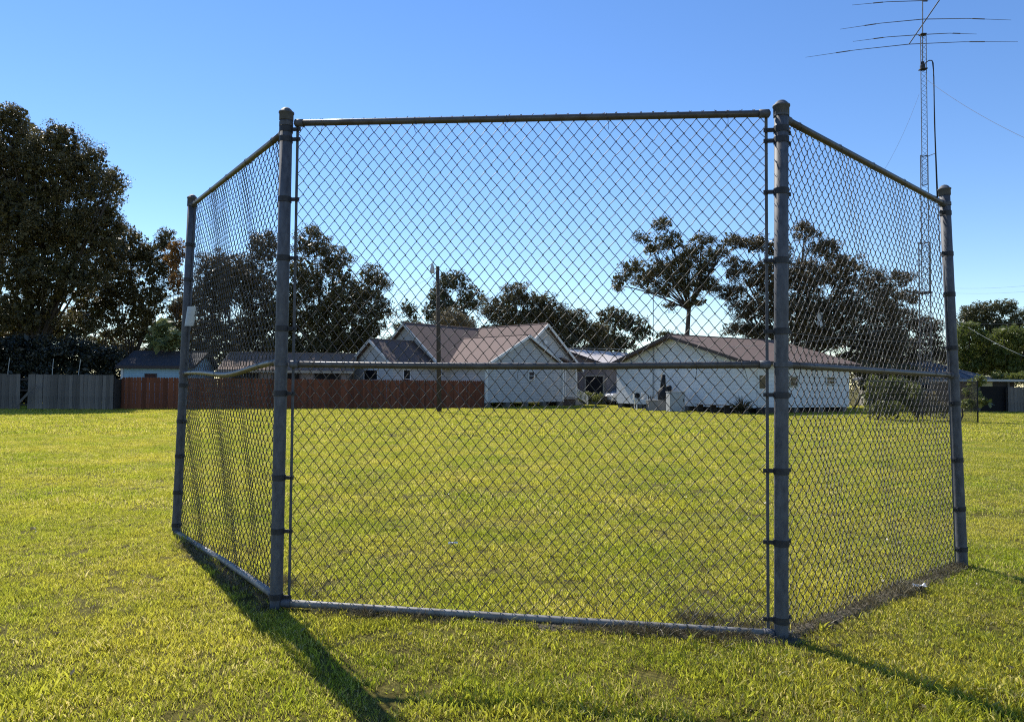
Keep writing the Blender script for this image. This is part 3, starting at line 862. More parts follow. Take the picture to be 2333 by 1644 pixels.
# blue shed
sh = empty('blue_shed', (-25.5, 49, 0)); tag(sh, 'pale blue clapboard shed with dark shingled roof behind the red fence', 'shed')
ps = at(262, 812, 49.0)
gable_block(sh, ps.x + .5, 51.0, R(1), 4.6, 2.0, 0.1, 2.75, 3.65, 'blue_siding', 'dark_shingle', 'dark_trim', 0.28)
MB().box((ps.x + .53, 48.98, 1.45), (.14, .14, 2.6)).build('corner_board', 'white_trim', sh)
opening(sh, Vector((ps.x + 2.45, 49.02, 1.98)), (1, 0, 0), (0, -1, 0), .68, .36, 'window', 'orange_box', 'dark_trim', .06)

# white house with long low roof
PH = R(30)
d_ = Vector((math.cos(PH), math.sin(PH), 0)); g_ = Vector((-d_.y, d_.x, 0)); Q = Vector((13.92, 43.5, 0))
wh = empty('white_house', (14, 46, 0)); tag(wh, 'low white house with wide gable and long dull brown roof on piers', 'house')
gc = Q + g_ * 6.1
gable_block(wh, gc.x, gc.y, PH, 10.0, 6.1, 0.36, 3.22, 4.95, 'white_siding', 'brown_shingle', 'dark_trim', 0.55)
for k in range(6):
    MB().box(Q + g_ * (11.85 - k * 2.33) + d_ * .2 + Vector((0, 0, .18)), (.38, .38, .36), d_).build('pier', 'pier', wh)
for k in range(1, 5):
    MB().box(Q + d_ * (2.4 * k) + g_ * .25 + Vector((0, 0, .18)), (.38, .38, .36), d_).build('pier', 'pier', wh)
opening(wh, Q + d_ * 4.4 - g_ * .02 + Vector((0, 0, 2.0)), d_, -g_, .62, .5, 'window', 'glass_dark', 'beige_wall', .08)
opening(wh, Q + d_ * 8.0 - g_ * .02 + Vector((0, 0, 2.1)), d_, -g_, .75, .42, 'window', 'glass_dark', 'white_trim', .07)
dr = MB().box(Q + d_ * 1.55 - g_ * .03 + Vector((0, 0, 1.55)), (.85, .06, 2.1), d_).build('door', 'white_trim', wh)
MB().box(Q + d_ * 1.55 - g_ * .075 + Vector((0, 0, 1.95)), (.5, .02, .8), d_).build('pane', 'glass_dark', dr)
MB().box(Q + d_ * 1.55 - g_ * .45 + Vector((0, 0, .2)), (1.1, .8, .4), d_).build('doorstep', 'dark_trim', wh)
MB().box(Q + g_ * 6.1 + d_ * 5.0 + Vector((0, 0, .17)), (9.2, 11.4, .30), d_).build('crawl_shade', 'void_dark', wh)  # solid black box painted as the shade under the floor

# outbuilding with pale metal roof seen between the houses
wm = empty('pale_roofed_house', (8, 66, 0)); tag(wm, 'taupe house with pale sheet metal roof between grey and white houses', 'house')
gable_block(wm, 4.96, 66.0, A45, 9.0, 4.6, 0.1, 3.45, 4.8, 'taupe_wall', 'metal_roof', 'dark_trim', 0.3)
fc = Vector((4.96, 66.0, 0))
for a, b, m in ((-3.3, 1.9, 'void_dark'), (-0.6, 1.3, 'void_dark')):
    opening(wm, fc + v * a + Vector((0, 0, 1.35)) - u * .02, v, -u, b, 2.2, 'doorway', m, 'beige_wall', .14, False)
opening(wm, fc - v * 4.6 + u * 2.6 + Vector((0, 0, 1.6)), u, -v, 1.4, 1.3, 'window', 'glass_dark', 'beige_wall')

# house with dark roof and slate-blue roof on the far right
rh = empty('hip_roof_house', (33, 60, 0)); tag(rh, 'low beige house with slate blue hip roof beyond the wire enclosure', 'house')
Yh = 58
x0, x1 = at(2050, 860, Yh).x, at(2268, 860, Yh).x
ze_, zr_ = at(2160, 861, Yh).z, at(2160, 822, Yh + 4).z
MB().box(((x0 + x1) / 2, Yh + 4, ze_ / 2), (x1 - x0 - .8, 7.2, ze_)).build('wall', 'beige_wall', rh)
hp = MB()
e4 = [Vector((x0, Yh, ze_)), Vector((x1, Yh, ze_)), Vector((x1, Yh + 8, ze_)), Vector((x0, Yh + 8, ze_))]
r0, r1 = Vector((x0 + 3.2, Yh + 4, zr_)), Vector((x1 - 3.2, Yh + 4, zr_))
b4 = [p - Vector((0, 0, .15)) for p in e4]
hp.poly([e4[0], e4[1], r1, r0]).poly([e4[1], e4[2], r1]).poly([e4[2], e4[3], r0, r1]).poly([e4[3], e4[0], r0])
for k in range(4): hp.quad(b4[k], b4[(k + 1) % 4], e4[(k + 1) % 4], e4[k])
hp.poly(b4[::-1])
hro = hp.build('roof', 'blue_roof', rh)
for k in range(1, 12):
    f = k / 12; a = Vector((x0 + (x1 - x0) * f, Yh - .005, ze_ + .012)); bt = min(1, min(f, 1 - f) * (x1 - x0) / 3.2)
    b = Vector((a.x, Yh + 4 * bt, ze_ + (zr_ - ze_) * bt + .012))
    MB().box((a + b) / 2, (.05, (b - a).length, .04), (1, 0, 0), (b - a).cross(Vector((-1, 0, 0)))).build('roof_seam', 'blue_roof', hro)
opening(rh, (x0 + 2.6, Yh + .38, 1.5), (1, 0, 0), (0, -1, 0), 1.5, 1.0)
opening(rh, (x0 + 5.4, Yh + .38, 1.5), (1, 0, 0), (0, -1, 0), 1.2, 1.0)

# carport with black opening at the right edge
Yc = 51.0
cp = empty('carport', (at(2290, 936, Yc).x, Yc, 0)); tag(cp, 'flat roofed carport with black opening at the right edge', 'carport')
xl, xr = at(2222, 900, Yc).x, at(2420, 900, Yc).x
zt = at(2280, 869, Yc).z
MB().box(((xl + xr) / 2, Yc + 2.5, zt + .08), (xr - xl + .4, 5.6, .16)).build('roof', 'pale_cabinet', cp)
xo0, xo1 = at(2232, 900, Yc).x, at(2294, 900, Yc).x
zo = at(2260, 880, Yc).z
MB().box(((xo0 + xo1) / 2, Yc + .06, zo / 2), (xo1 - xo0, .05, zo)).build('opening', 'void_dark', cp)  # black panel painted as the shaded inside of the carport
MB().box((xo0 + .45, Yc + .05, (zo + zt) / 2), (.95, .06, zt - zo - .01)).build('wall', 'yellow_wall', cp)
MB().box(((xo0 + .95 + xo1) / 2, Yc + .06, (zo + zt) / 2), (xo1 - xo0 - .96, .05, zt - zo - .01)).build('transom', 'dark_wood', cp)
MB().box(((xo0 + xr) / 2, Yc + 4.9, zt / 2), (xr - xo0, .1, zt)).build('rear_wall', 'dark_trim', cp)
for x in (xo0 - .08, xo1 + .08, xr): MB().box((x, Yc - .02, zt / 2), (.14, .14, zt)).build('post', 'grey_wood', cp)

# ------------------------------------------------------------------ board fences
def plank_mesh(name, w, m, dog=0.0):
    mb = MB(); th = .02
    pr = [(-w / 2, 0), (w / 2, 0), (w / 2, 1 - dog), (w / 2 - w * .25, 1), (-w / 2 + w * .25, 1), (-w / 2, 1 - dog)] if dog else [(-w / 2, 0), (w / 2, 0), (w / 2, 1), (-w / 2, 1)]
    mb.prism([Vector((a, -th / 2, b)) for a, b in pr], Vector((0, th, 0)))
    me = bpy.data.meshes.new(name); me.from_pydata(mb.v, [], mb.f); me.materials.append(MATS[m]); me.update()
    return me
def board_fence(name, label, a, b, h, w, m, dog, gap, gaps=(), railm=None, hj=0.03, tilt=0.008, seed=1):
    r = random.Random(seed)
    a, b = Vector(a), Vector(b); d = (b - a); L = d.length; d.normalize(); ang = math.atan2(d.y, d.x)
    f = empty(name, tuple(a)); tag(f, label, 'fence')
    me = plank_mesh('plank', w, m, dog)
    n = int(L / (w + gap))
    for k in range(n):
        s = (k + .5) * L / n
        if any(g0 < s / L < g1 for g0, g1 in gaps): continue
        hh = h * (1 + r.uniform(-hj, hj))
        p = a + d * s + Vector((-d.y, d.x, 0)) * r.uniform(-.008, .008)
        mt = Matrix.Translation(p) @ Matrix.Rotation(ang, 4, 'Z') @ Matrix.Rotation(r.gauss(0, tilt), 4, 'Y') @ Matrix.Diagonal((1, 1, hh, 1))
        shared('plank', me, f, mt)
    nn = Vector((-d.y, d.x, 0))
    for z in (.3, h * .55, h * .86):
        MB().box(a + d * (L / 2) + nn * .045 + Vector((0, 0, z)), (L, .05, .09), d).build('fence_rail', railm or m, f)
    np_ = int(L / 2.4)
    for k in range(np_ + 1):
        MB().box(a + d * (L * k / np_) + nn * .12 + Vector((0, 0, h * .48)), (.1, .1, h * .96), d).build('fence_post', railm or m, f)
    return f
ga, gb = at(-110, 934, 41.3), at(257, 934, 41.8); ga.z = gb.z = 0
gf = board_fence('grey_fence', 'weathered grey board fence with gaps and a fallen diagonal board', ga, gb, 2.02, 0.20, 'grey_wood', 0, 0.004,
            ((.318, .335), (.345, .36), (.42, .455), (.715, .73)), 'dark_wood', 0.012, 0.006, 3)
q0, q1 = at(33, 928, 41.15), at(82, 876, 41.15)
MB().box((q0 + q1) / 2, ((q1 - q0).length, .03, .13), q1 - q0).build('plank', 'grey_wood', gf)
ra_, rb_ = at(277, 932, 42.6), at(1102, 926, 51.0); ra_.z = rb_.z = 0
board_fence('red_fence', 'long dark red stained dog-eared board fence in front of grey house', ra_, rb_, 1.92, 0.14, 'red_wood', 0.03, 0.003, (), None, 0.006, 0.003, 4)
fa, fb = at(2297, 936, Yc - .3), at(2400, 936, Yc - .3); fa.z = fb.z = 0
board_fence('side_fence', 'weathered grey plank screen beside the black carport opening', fa, fb, 1.78, 0.2, 'grey_wood', 0, 0.004, (), 'dark_wood', 0.01, 0.005, 5)
# black sheet closing the gap between the two fences
ba, bb = at(257, 930, 42.4), at(280, 930, 42.9); ba.z = bb.z = 0
tag(MB().box((ba + bb) / 2 + Vector((0, 0, .9)), ((bb - ba).length + .1, .05, 1.8), bb - ba).build('dark_sheet', 'dark_wood', None), 'narrow dark sheet closing the gap between the grey and red fences', 'gate')

# ------------------------------------------------------------------ trees
def leaves(centers, radii, counts, size, rng, flat=0.75, shell=0.25):
    """leaf quads spread through clump balls"""
    tot = int(sum(counts))
    idx = np.repeat(np.arange(len(centers)), counts)
    dirs = rng.normal(size=(tot, 3)); dirs /= np.linalg.norm(dirs, axis=1, keepdims=True)
    rad = rng.uniform(shell, 1, tot) ** 0.7 if shell > 0 else rng.uniform(0, 1, tot)
    pos = centers[idx] + dirs * rad[:, None] * radii[idx][:, None] * np.array([1, 1, flat])
    nrm = rng.normal(size=(tot, 3)) + dirs * 0.6 + np.array([0, 0, 0.35]); nrm /= np.linalg.norm(nrm, axis=1, keepdims=True)
    t = np.cross(nrm, rng.normal(size=(tot, 3))); t /= np.linalg.norm(t, axis=1, keepdims=True)
    b = np.cross(nrm, t)
    s = size * rng.uniform(0.45, 1.5, tot)
    L = (s * 0.5)[:, None]; Wd = (s * 0.26)[:, None]
    V = np.stack([pos - t * L, pos - t * L * .1 + b * Wd, pos + t * L, pos - t * L * .1 - b * Wd], 1).reshape(-1, 3)
    F = np.arange(tot * 4).reshape(-1, 4)
    cl = rng.uniform(-.22, .22, len(centers))
    rn = np.clip(rng.uniform(0, 1, tot) * .75 + .12 + cl[idx], 0, 1)
    return V, F, rn
def tree(label, Y, base_px, lobes, leaf, size=0.15, clump_r=0.62, dens=1.0, per=75, seed=1, name='tree', group=None, trunk_r=0.24, cat='tree',
         depth=0.85, fork=None, limbs=True, flat=0.72, spread=(0.25, 1.0), trunk_m='bark', base_y=None, core=1.0):
    """lobes: (px, py, rx, ry[, dY]) of leaf masses; the tree stands at distance Y"""
    big = size <= 0.17 and Y > 50
    if big: size, per = size * 0.78, int(per * 1.75)
    rng = np.random.default_rng(seed); r = random.Random(seed)
    gx = at(base_px, 930, Y); root = empty(name, (gx.x, Y, 0)); tag(root, label, cat, group)
    cs, rs, ct, lobe3 = [], [], [], []
    for lb in lobes:
        px, py, rx, ry = [q * K for q in lb[:4]]; dy = lb[4] if len(lb) > 4 else rng.uniform(-.6, .6)
        c = at(px, py, Y + dy); ax, az = rx * Y / FOC, ry * Y / FOC; ay = depth * 0.5 * (ax + az)
        lobe3.append((c, ax, ay, az))
        n = max(5, int(dens * 2.1 * (ax * ay + ay * az + ax * az) / (clump_r ** 2) * 0.62))
        dv = rng.normal(size=(n, 3)); dv /= np.linalg.norm(dv, axis=1, keepdims=True)
        rad = rng.uniform(spread[0], spread[1], n) ** 0.55
        P = np.array(c) + dv * rad[:, None] * np.array([max(.1, ax - clump_r * .4), max(.1, ay - clump_r * .4), max(.1, az - clump_r * .4)])
        cs.append(P); rs.append(clump_r * rng.uniform(0.55, 1.25, n)); ct.append(np.maximum(8, (per * rng.uniform(.5, 1.4, n))).astype(int))
    cs, rs, ct = np.concatenate(cs), np.concatenate(rs), np.concatenate(ct)
    keep = cs[:, 2] > 0.35
    cs, rs, ct = cs[keep], rs[keep], ct[keep]
    V, F, rn = leaves(cs, rs, ct, size, rng, flat)
    # oversized inner leaves added to block light, darkened in colour as inner shade
    Vi, Fi, ri = [V], [F], [rn]; off = len(V)
    for c, ax, ay, az in lobe3:
        n = int(core * 26 * ax * ay * az) + 4
        dv = rng.normal(size=(n, 3)); dv /= np.linalg.norm(dv, axis=1, keepdims=True)
        P = np.array(c) + dv * (rng.uniform(0, 1, n) ** .4)[:, None] * np.array([ax, ay, az]) * .74
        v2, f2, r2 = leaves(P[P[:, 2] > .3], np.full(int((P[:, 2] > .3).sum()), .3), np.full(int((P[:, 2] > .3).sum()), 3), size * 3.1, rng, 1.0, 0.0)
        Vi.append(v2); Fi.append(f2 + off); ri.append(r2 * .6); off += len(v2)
    V, F, rn = np.concatenate(Vi), np.concatenate(Fi), np.concatenate(ri)
    V[:, 2] = np.maximum(V[:, 2], 0.02)
    np_mesh('crown', V, F, leaf, root, rnd=rn)
    # trunk and limbs
    zt = min(c.z - az * .3 for c, ax, ay, az in lobe3)
    mean = sum((c for c, *_ in lobe3), Vector()) / len(lobe3)
    fk = at(fork[0] * K, fork[1] * K, Y) if fork else Vector((gx.x * .75 + mean.x * .25, Y, max(0.8, zt * .75)))
    mb = MB()
    pts, rad = [], []
    n = 7
    for k in range(n):
        f = k / (n - 1); p = Vector((gx.x, Y, -0.1)).lerp(fk, f) + Vector((r.uniform(-.05, .05), r.uniform(-.05, .05), 0)) * (k not in (0, n - 1))
        pts.append(p); rad.append(trunk_r * (1.35 if k == 0 else 1 - .35 * f))
    mb.tube(pts, rad, 9)
    if limbs:
        for c, ax, ay, az in lobe3:
            mid = fk.lerp(c, .5) + Vector((r.uniform(-.3, .3), r.uniform(-.3, .3), r.uniform(-.1, .35)))
            mb.tube([fk - Vector((0, 0, .15)), mid, c + Vector((0, 0, az * .3))], [trunk_r * .32, trunk_r * .17, trunk_r * .05], 6)
            for q in range(3):
                e_ = c + Vector((r.uniform(-1, 1) * ax, r.uniform(-1, 1) * ay, r.uniform(-.6, .8) * az)) * .75
                mb.tube([mid, mid.lerp(e_, .5) + Vector((0, 0, r.uniform(-.2, .2))), e_], [trunk_r * .2, trunk_r * .12, trunk_r * .03], 5)
    mb.build('trunk', trunk_m, root, True)
    return root

tree('tallest dark oak at the left edge towering over the grey fence', 52, 75,
     [(-70, 400, 110, 150), (30, 320, 75, 90), (25, 262, 45, 40), (120, 380, 95, 105), (140, 310, 50, 45), (200, 370, 55, 65), (225, 440, 60, 70), (258, 405, 30, 38), (50, 500, 140, 110),
      (180, 520, 100, 80), (110, 620, 150, 80), (-90, 600, 110, 130), (30, 700, 120, 60), (60, 420, 80, 90, 2), (0, 740, 140, 60, 3), (130, 730, 110, 55, 2), (245, 500, 48, 50, 1), (240, 570, 60, 60, 2)], 'oak_leaf', 0.15, 0.6, 1.15, 85, 1, 'oak_tree', trunk_r=.38)
tree('dense rounded oak beside the tallest tree, right of it', 57, 290,
     [(290, 555, 62, 58), (340, 590, 45, 55), (250, 640, 75, 70), (330, 670, 60, 60), (210, 700, 70, 55), (300, 730, 70, 45), (380, 610, 25, 45), (250, 770, 80, 40, 2), (370, 760, 60, 50, 2), (330, 800, 90, 30, 2), (370, 540, 30, 36, 1), (400, 700, 36, 50, 2)], 'oak_leaf', 0.15, 0.58, 1.2, 85, 2, 'oak_tree')
tree('small orange tinged tree behind the rear left post', 54, 392, [(388, 575, 26, 36), (395, 640, 22, 30), (398, 695, 18, 26), (402, 560, 20, 30)], 'orange_leaf', 0.13, 0.4, 1.0, 60, 3, 'autumn_tree', trunk_r=.1)
tree('pale leaved sapling above the blue shed roof', 50.5, 368, [(368, 735, 30, 26), (345, 755, 22, 18), (392, 755, 24, 20), (368, 772, 34, 16)], 'pale_leaf', 0.22, 0.42, 0.8, 45, 4, 'sapling', trunk_r=.06)
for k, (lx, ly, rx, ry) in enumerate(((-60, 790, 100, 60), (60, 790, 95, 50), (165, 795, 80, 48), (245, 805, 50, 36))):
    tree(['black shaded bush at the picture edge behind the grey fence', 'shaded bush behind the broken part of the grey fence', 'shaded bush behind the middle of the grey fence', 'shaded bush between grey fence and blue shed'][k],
         47.5 + .8 * k, lx, [(lx, ly, rx, ry), (lx + 10, ly + 60, rx, 55), (lx, ly + 95, rx, 30)], 'dark_leaf', 0.15, 0.5, 1.5, 90, 20 + k, 'bush', 'bushes behind the grey fence', .07, 'bush')  # lower lobes added to shade and block the fence gaps
tree('broad brownish oak seen through the left mesh panel', 60, 540,
     [(500, 610, 75, 60), (465, 680, 75, 70), (592, 555, 48, 48), (560, 640, 80, 75), (600, 720, 75, 60), (450, 750, 80, 45), (540, 745, 75, 45), (480, 790, 90, 35), (580, 785, 80, 35)], 'oak_leaf_brown', 0.15, 0.6, 1.15, 80, 5, 'oak_tree')
tree('large dark oak right of the front left post', 58, 735,
     [(700, 545, 52, 46), (755, 590, 48, 48), (675, 630, 62, 75), (770, 670, 82, 72), (835, 630, 42, 50), (850, 700, 42, 55), (715, 725, 88, 55), (800, 740, 70, 45), (640, 700, 40, 70), (700, 780, 90, 35), (800, 775, 80, 35), (640, 770, 50, 45)],
     'oak_leaf', 0.15, 0.6, 1.25, 85, 6, 'oak_tree', trunk_r=.34)
tree('slim small tree just left of the utility pole', 72, 918, [(916, 690, 24, 26), (925, 725, 26, 24), (905, 740, 30, 26), (930, 755, 36, 20), (895, 770, 50, 26)], 'olive_leaf', 0.16, 0.5, 1.0, 60, 7, 'small_tree', trunk_r=.12)
tree('loose crowned tree directly behind the utility pole', 76, 1010, [(1015, 630, 42, 32), (1055, 668, 40, 38), (985, 665, 34, 40), (1010, 700, 55, 40), (965, 700, 24, 30), (1010, 740, 80, 30)], 'olive_leaf', 0.17, 0.6, 1.0, 60, 8, 'oak_tree')
tree('tan dry bush behind the grey house ridge', 68, 1010, [(1005, 712, 45, 26), (1040, 722, 35, 22)], 'tan_leaf', 0.13, 0.45, 1.2, 70, 9, 'bush', trunk_r=.06, cat='bush')
tree('dark wide oak behind the right half of the grey house', 72, 1175, [(1165, 662, 48, 36), (1215, 690, 58, 42), (1120, 695, 55, 42), (1180, 725, 90, 40), (1255, 725, 45, 40), (1130, 745, 90, 26), (1240, 765, 70, 34)], 'oak_leaf', 0.16, 0.6, 1.15, 75, 10, 'oak_tree')
tree('dark oak behind the gap between the two houses', 73, 1300, [(1290, 715, 40, 32), (1320, 745, 55, 35), (1270, 755, 50, 32), (1345, 770, 40, 25), (1310, 790, 70, 22)], 'oak_leaf', 0.16, 0.6, 1.1, 70, 11, 'oak_tree')
tree('airy spreading oak left of the antenna mast', 76, 1395, [(1370, 708, 45, 26), (1410, 722, 50, 28), (1355, 745, 45, 26), (1440, 745, 38, 24), (1385, 770, 60, 26), (1350, 785, 60, 22)], 'olive_leaf', 0.17, 0.6, 0.85, 55, 12, 'oak_tree')
tree('low distant tree behind the white house ridge', 82, 1500, [(1490, 752, 28, 12), (1525, 755, 26, 10)], 'olive_leaf', 0.17, 0.5, 1.0, 60, 13, 'small_tree', trunk_r=.1)
tree('tall open oak with bare trunk behind the white house', 62, 1557,
     [(1484, 502, 32, 20), (1445, 533, 30, 18), (1500, 540, 42, 28), (1462, 560, 28, 18), (1575, 538, 34, 24), (1640, 542, 38, 22), (1612, 565, 34, 20), (1420, 603, 42, 30), (1390, 632, 26, 24), (1450, 630, 42, 28),
      (1508, 605, 48, 36), (1572, 590, 46, 40), (1590, 640, 36, 28), (1540, 648, 40, 24), (1480, 652, 26, 18), (1500, 686, 24, 14), (1560, 675, 30, 16), (1530, 590, 36, 34), (1525, 630, 46, 26), (1575, 625, 36, 30), (1475, 600, 34, 24), (1545, 560, 34, 22)],
     'oak_leaf', 0.15, 0.5, 0.95, 62, 14, 'oak_tree', fork=(1545, 690), trunk_r=.27)
tree('massive spreading oak behind the front right post', 60, 1800,
     [(1690, 545, 46, 28), (1650, 600, 38, 36), (1745, 560, 40, 36), (1805, 520, 44, 26), (1850, 560, 52, 32), (1720, 620, 66, 52), (1640, 660, 42, 34), (1690, 690, 66, 42), (1800, 620, 70, 58), (1890, 610, 66, 52),
      (1800, 700, 90, 58), (1900, 690, 84, 56), (1960, 640, 50, 44), (1660, 735, 60, 20), (1980, 700, 52, 44), (1720, 745, 70, 26), (1880, 755, 100, 40), (1980, 765, 80, 44), (1820, 760, 70, 30), (1960, 800, 90, 30)], 'oak_leaf_brown', 0.15, 0.58, 1.15, 80, 15, 'oak_tree', trunk_r=.42)
tree('loose oak left of the lattice tower, behind right panel', 63, 2010, [(2020, 625, 36, 28), (2045, 665, 30, 24), (2000, 670, 40, 36), (2030, 720, 55, 40), (2080, 730, 45, 30), (1990, 760, 60, 36), (2075, 770, 50, 36), (2040, 800, 70, 28), (2110, 790, 40, 30)],
     'oak_leaf_brown', 0.15, 0.55, 0.95, 65, 16, 'oak_tree')
tree('dark topped oak at the right edge behind brighter trees', 70, 2230, [(2205, 700, 58, 34), (2255, 685, 34, 24), (2165, 730, 40, 36), (2290, 720, 40, 34), (2240, 740, 60, 40), (2200, 800, 70, 40), (2290, 800, 70, 40)], 'olive_leaf', 0.16, 0.6, 1.2, 80, 17, 'oak_tree')
tree('bright green tree right of the rear right post', 64, 2190, [(2175, 750, 46, 38), (2155, 790, 36, 34), (2215, 780, 40, 40), (2180, 820, 50, 26), (2235, 828, 50, 24)], 'green_leaf', 0.16, 0.5, 1.2, 70, 18, 'green_tree')
tree('yellowish green tree at the right picture edge', 63, 2285, [(2265, 755, 40, 40), (2300, 780, 40, 44), (2250, 800, 40, 30), (2330, 750, 40, 44), (2290, 828, 60, 26), (2340, 810, 50, 40)], 'green_leaf', 0.16, 0.5, 1.2, 70, 19, 'green_tree')

tree('dark shrub between the white house and the wire pen', 55, 1945, [(1940, 830, 36, 26), (1985, 835, 40, 26), (2040, 835, 50, 24), (1960, 865, 50, 24)], 'oak_leaf', 0.15, 0.5, 1.1, 80, 51, 'bush', trunk_r=.07, cat='bush')
tree('low dark bushes showing above the carport roof', 58, 2290, [(2260, 848, 50, 20), (2320, 845, 50, 24)], 'green_leaf', 0.15, 0.5, 1.1, 80, 52, 'bush', trunk_r=.07, cat='bush')
# far wood closing the horizon
rngw = np.random.default_rng(77)
n = 620
xs = rngw.uniform(-95, 95, n); ys = rngw.uniform(92, 104, n); zs = rngw.uniform(0.1, 1, n) ** .6 * (6.6 + 1.4 * np.sin(xs * .21) + rngw.uniform(-.6, .6, n))
V, F, rn = leaves(np.stack([xs, ys, zs], 1), rngw.uniform(1.2, 2.1, n), np.full(n, 120), 0.3, rngw)
V[:, 2] = np.maximum(V[:, 2], 0.02)
fw = np_mesh('far_wood', V, F, 'oak_leaf', None, rnd=rn); tag(fw, 'distant dark wood closing the view between the houses', 'wood', kind='stuff')

# hedge, spiky shrub, enclosure plants
def leaf_box(name, label, cat, c, size, n, per, leaf, lsz, seed, cr=.25):
    rng = np.random.default_rng(seed); P = rng.uniform(-.5, .5, (n, 3)) * np.array(size) + np.array(c)
    V, F, rn = leaves(P, np.full(n, cr), np.full(n, per), lsz, rng); V[:, 2] = np.maximum(V[:, 2], .01)
    o = np_mesh(name, V, F, leaf, None, rnd=rn); tag(o, label, cat); return o
hc = at(1345, 905, 61.5)
leaf_box('hedge', 'clipped sunlit green hedge left of the parked car', 'hedge', (hc.x, 61.5, .62), (2.1, 1.0, .85), 60, 60, 'hedge_leaf', .1, 31)
yc = at(1690, 938, 42.6); yc.z = 0
yr = empty('spiky_shrub', tuple(yc)); tag(yr, 'dark spiky yucca-like shrub against the white gable wall', 'shrub')
mb = MB(); r = random.Random(5)
for k in range(150):
    a = r.uniform(0, 6.28); el = r.uniform(.25, 1.5); ln = r.uniform(.6, 1.2); dv = Vector((math.cos(a) * math.cos(el), math.sin(a) * math.cos(el), math.sin(el)))
    sd = dv.cross(Vector((0, 0, 1))).normalized() * .025; o_ = yc + Vector((0, 0, r.uniform(0, .35)))
    mb.poly([o_ - sd, o_ + sd, o_ + dv * ln * .6 + sd * .8 + Vector((0, 0, -.02)), o_ + dv * ln + Vector((0, 0, -.10 * ln)), o_ + dv * ln * .6 - sd * .8 + Vector((0, 0, -.02))])
mb.build('leaves', 'dark_leaf', yr)

tree('leafy dark bush inside the wire enclosure', 36.5, 2000, [(1985, 890, 32, 32), (1960, 860, 26, 20), (2020, 885, 32, 36), (2040, 905, 24, 24), (1990, 915, 45, 22), (1955, 895, 26, 30), (2010, 860, 36, 18), (2045, 880, 24, 26)], 'hedge_leaf', 0.1, 0.3, 1.5, 80, 41, 'bush', trunk_r=.06, cat='bush')
tree('young tree growing at the corner of the wire enclosure', 34.5, 2186, [(2172, 880, 14, 16), (2185, 860, 12, 14), (2170, 905, 16, 16), (2190, 890, 14, 18), (2199, 850, 6, 12), (2203, 898, 10, 9)], 'hedge_leaf', 0.1, 0.24, 1.1, 60, 42, 'sapling', trunk_r=.05)
tree('brown dry brush inside the wire enclosure', 36.0, 2090, [(2080, 900, 34, 22), (2110, 915, 36, 20), (2060, 925, 30, 12)], 'tan_leaf', 0.09, 0.28, 0.9, 55, 43, 'brush', trunk_r=.03, cat='bush', limbs=True)

# ------------------------------------------------------------------ wire enclosure
ea, eb, ec = at(1982, 958, 35.6), at(2228, 963, 33.6), at(2120, 950, 40.5)
for q in (ea, eb, ec): q.z = 0
wr = empty('wire_enclosure', tuple(ea)); tag(wr, 'low chain-link pen with plants growing through it, right of white house', 'pen')
he = 1.95
def pen_side(a, b):
    d = (b - a); L = d.length; d.normalize(); n_ = max(2, int(L / 1.8))
    for k in range(n_ + 1):
        MB().tube([a + d * (L * k / n_), a + d * (L * k / n_) + Vector((0, 0, he + .06))], .032, 8).build('post', 'galv_dark', wr)
    MB().tube([a + Vector((0, 0, he)), b + Vector((0, 0, he))], .022, 8).build('top_rail', 'galv_rail', wr)
    w = MB(); st = .075; h = he - .05
    for k in range(int((L + h) / st)):
        for sg in (1, -1):
            s0 = k * st - h
            p, q = (s0, 0.04), (s0 + h, h + .04)
            lo = max(0, s0); hi = min(L, s0 + h)
            if hi <= lo: continue
            P0, P1 = a + d * (lo if sg > 0 else L - lo) + Vector((0, 0, .04 + lo - s0)), a + d * (hi if sg > 0 else L - hi) + Vector((0, 0, .04 + hi - s0))
            w.tube([P0, P1], .0022, 3, False)
    tag(w.build('wire_netting', 'wire_metal', wr), kind='stuff')
pen_side(ea, eb); pen_side(eb, ec)

# ------------------------------------------------------------------ things by the white gable wall
def wallpt(px, out, z=0.0):
    """point on the ground 'out' metres in front of the gable wall, seen at picture column px"""
    n_ = -d_; best = None
    for k in range(800):
        q = Q + g_ * (12.2 * k / 800) + n_ * out
        d = ray(px, 930)
        if q.x / q.y <= d.x / d.y: best = q; break
    return Vector((best.x, best.y, z)) if best else Q
s0 = wallpt(1513, .9)
sm = empty('smoker', tuple(s0)); tag(sm, 'tall black bulging smoker with narrow chimney by white gable wall', 'smoker')
b_ = MB().tube([s0 + Vector((0, 0, z)) for z in (.55, .62, .8, 1.05, 1.3, 1.45, 1.6)], [.30, .36, .42, .44, .40, .30, .2], 16).build('body', 'black_iron', sm, True)
MB().tube([s0 + Vector((-.06, 0, z)) for z in (1.5, 1.9, 2.4)], [.2, .17, .15], 12).build('chimney', 'black_iron', sm, True)
MB().tube([s0 + Vector((.34, 0, 1.28)), s0 + Vector((.34, 0, 1.62)), s0 + Vector((.34, 0, 1.7))], [.17, .17, .08], 12).build('firebox_lid', 'black_iron', sm, True)
for a in (0, 2.1, 4.2): MB().tube([s0 + Vector((math.cos(a) * .3, math.sin(a) * .3, z)) for z in (0, .7)], .03, 6).build('leg', 'black_iron', sm)
s1 = wallpt(1496, 1.6)
tag(MB().box(s1 + Vector((0, 0, .33)), (1.25, .6, .66), d_ * .2 + Vector((1, 0, 0))).box(s1 + Vector((0, 0, .685)), (1.32, .66, .05), d_ * .2 + Vector((1, 0, 0))).build('concrete_plinth', 'concrete', None),
    'grey concrete block plinth in front of the black smoker', 'plinth')
s2 = wallpt(1539, 1.5)
cb = empty('metal_cabinet', tuple(s2)); tag(cb, 'pale grey upright cabinet right of the black smoker', 'cabinet')
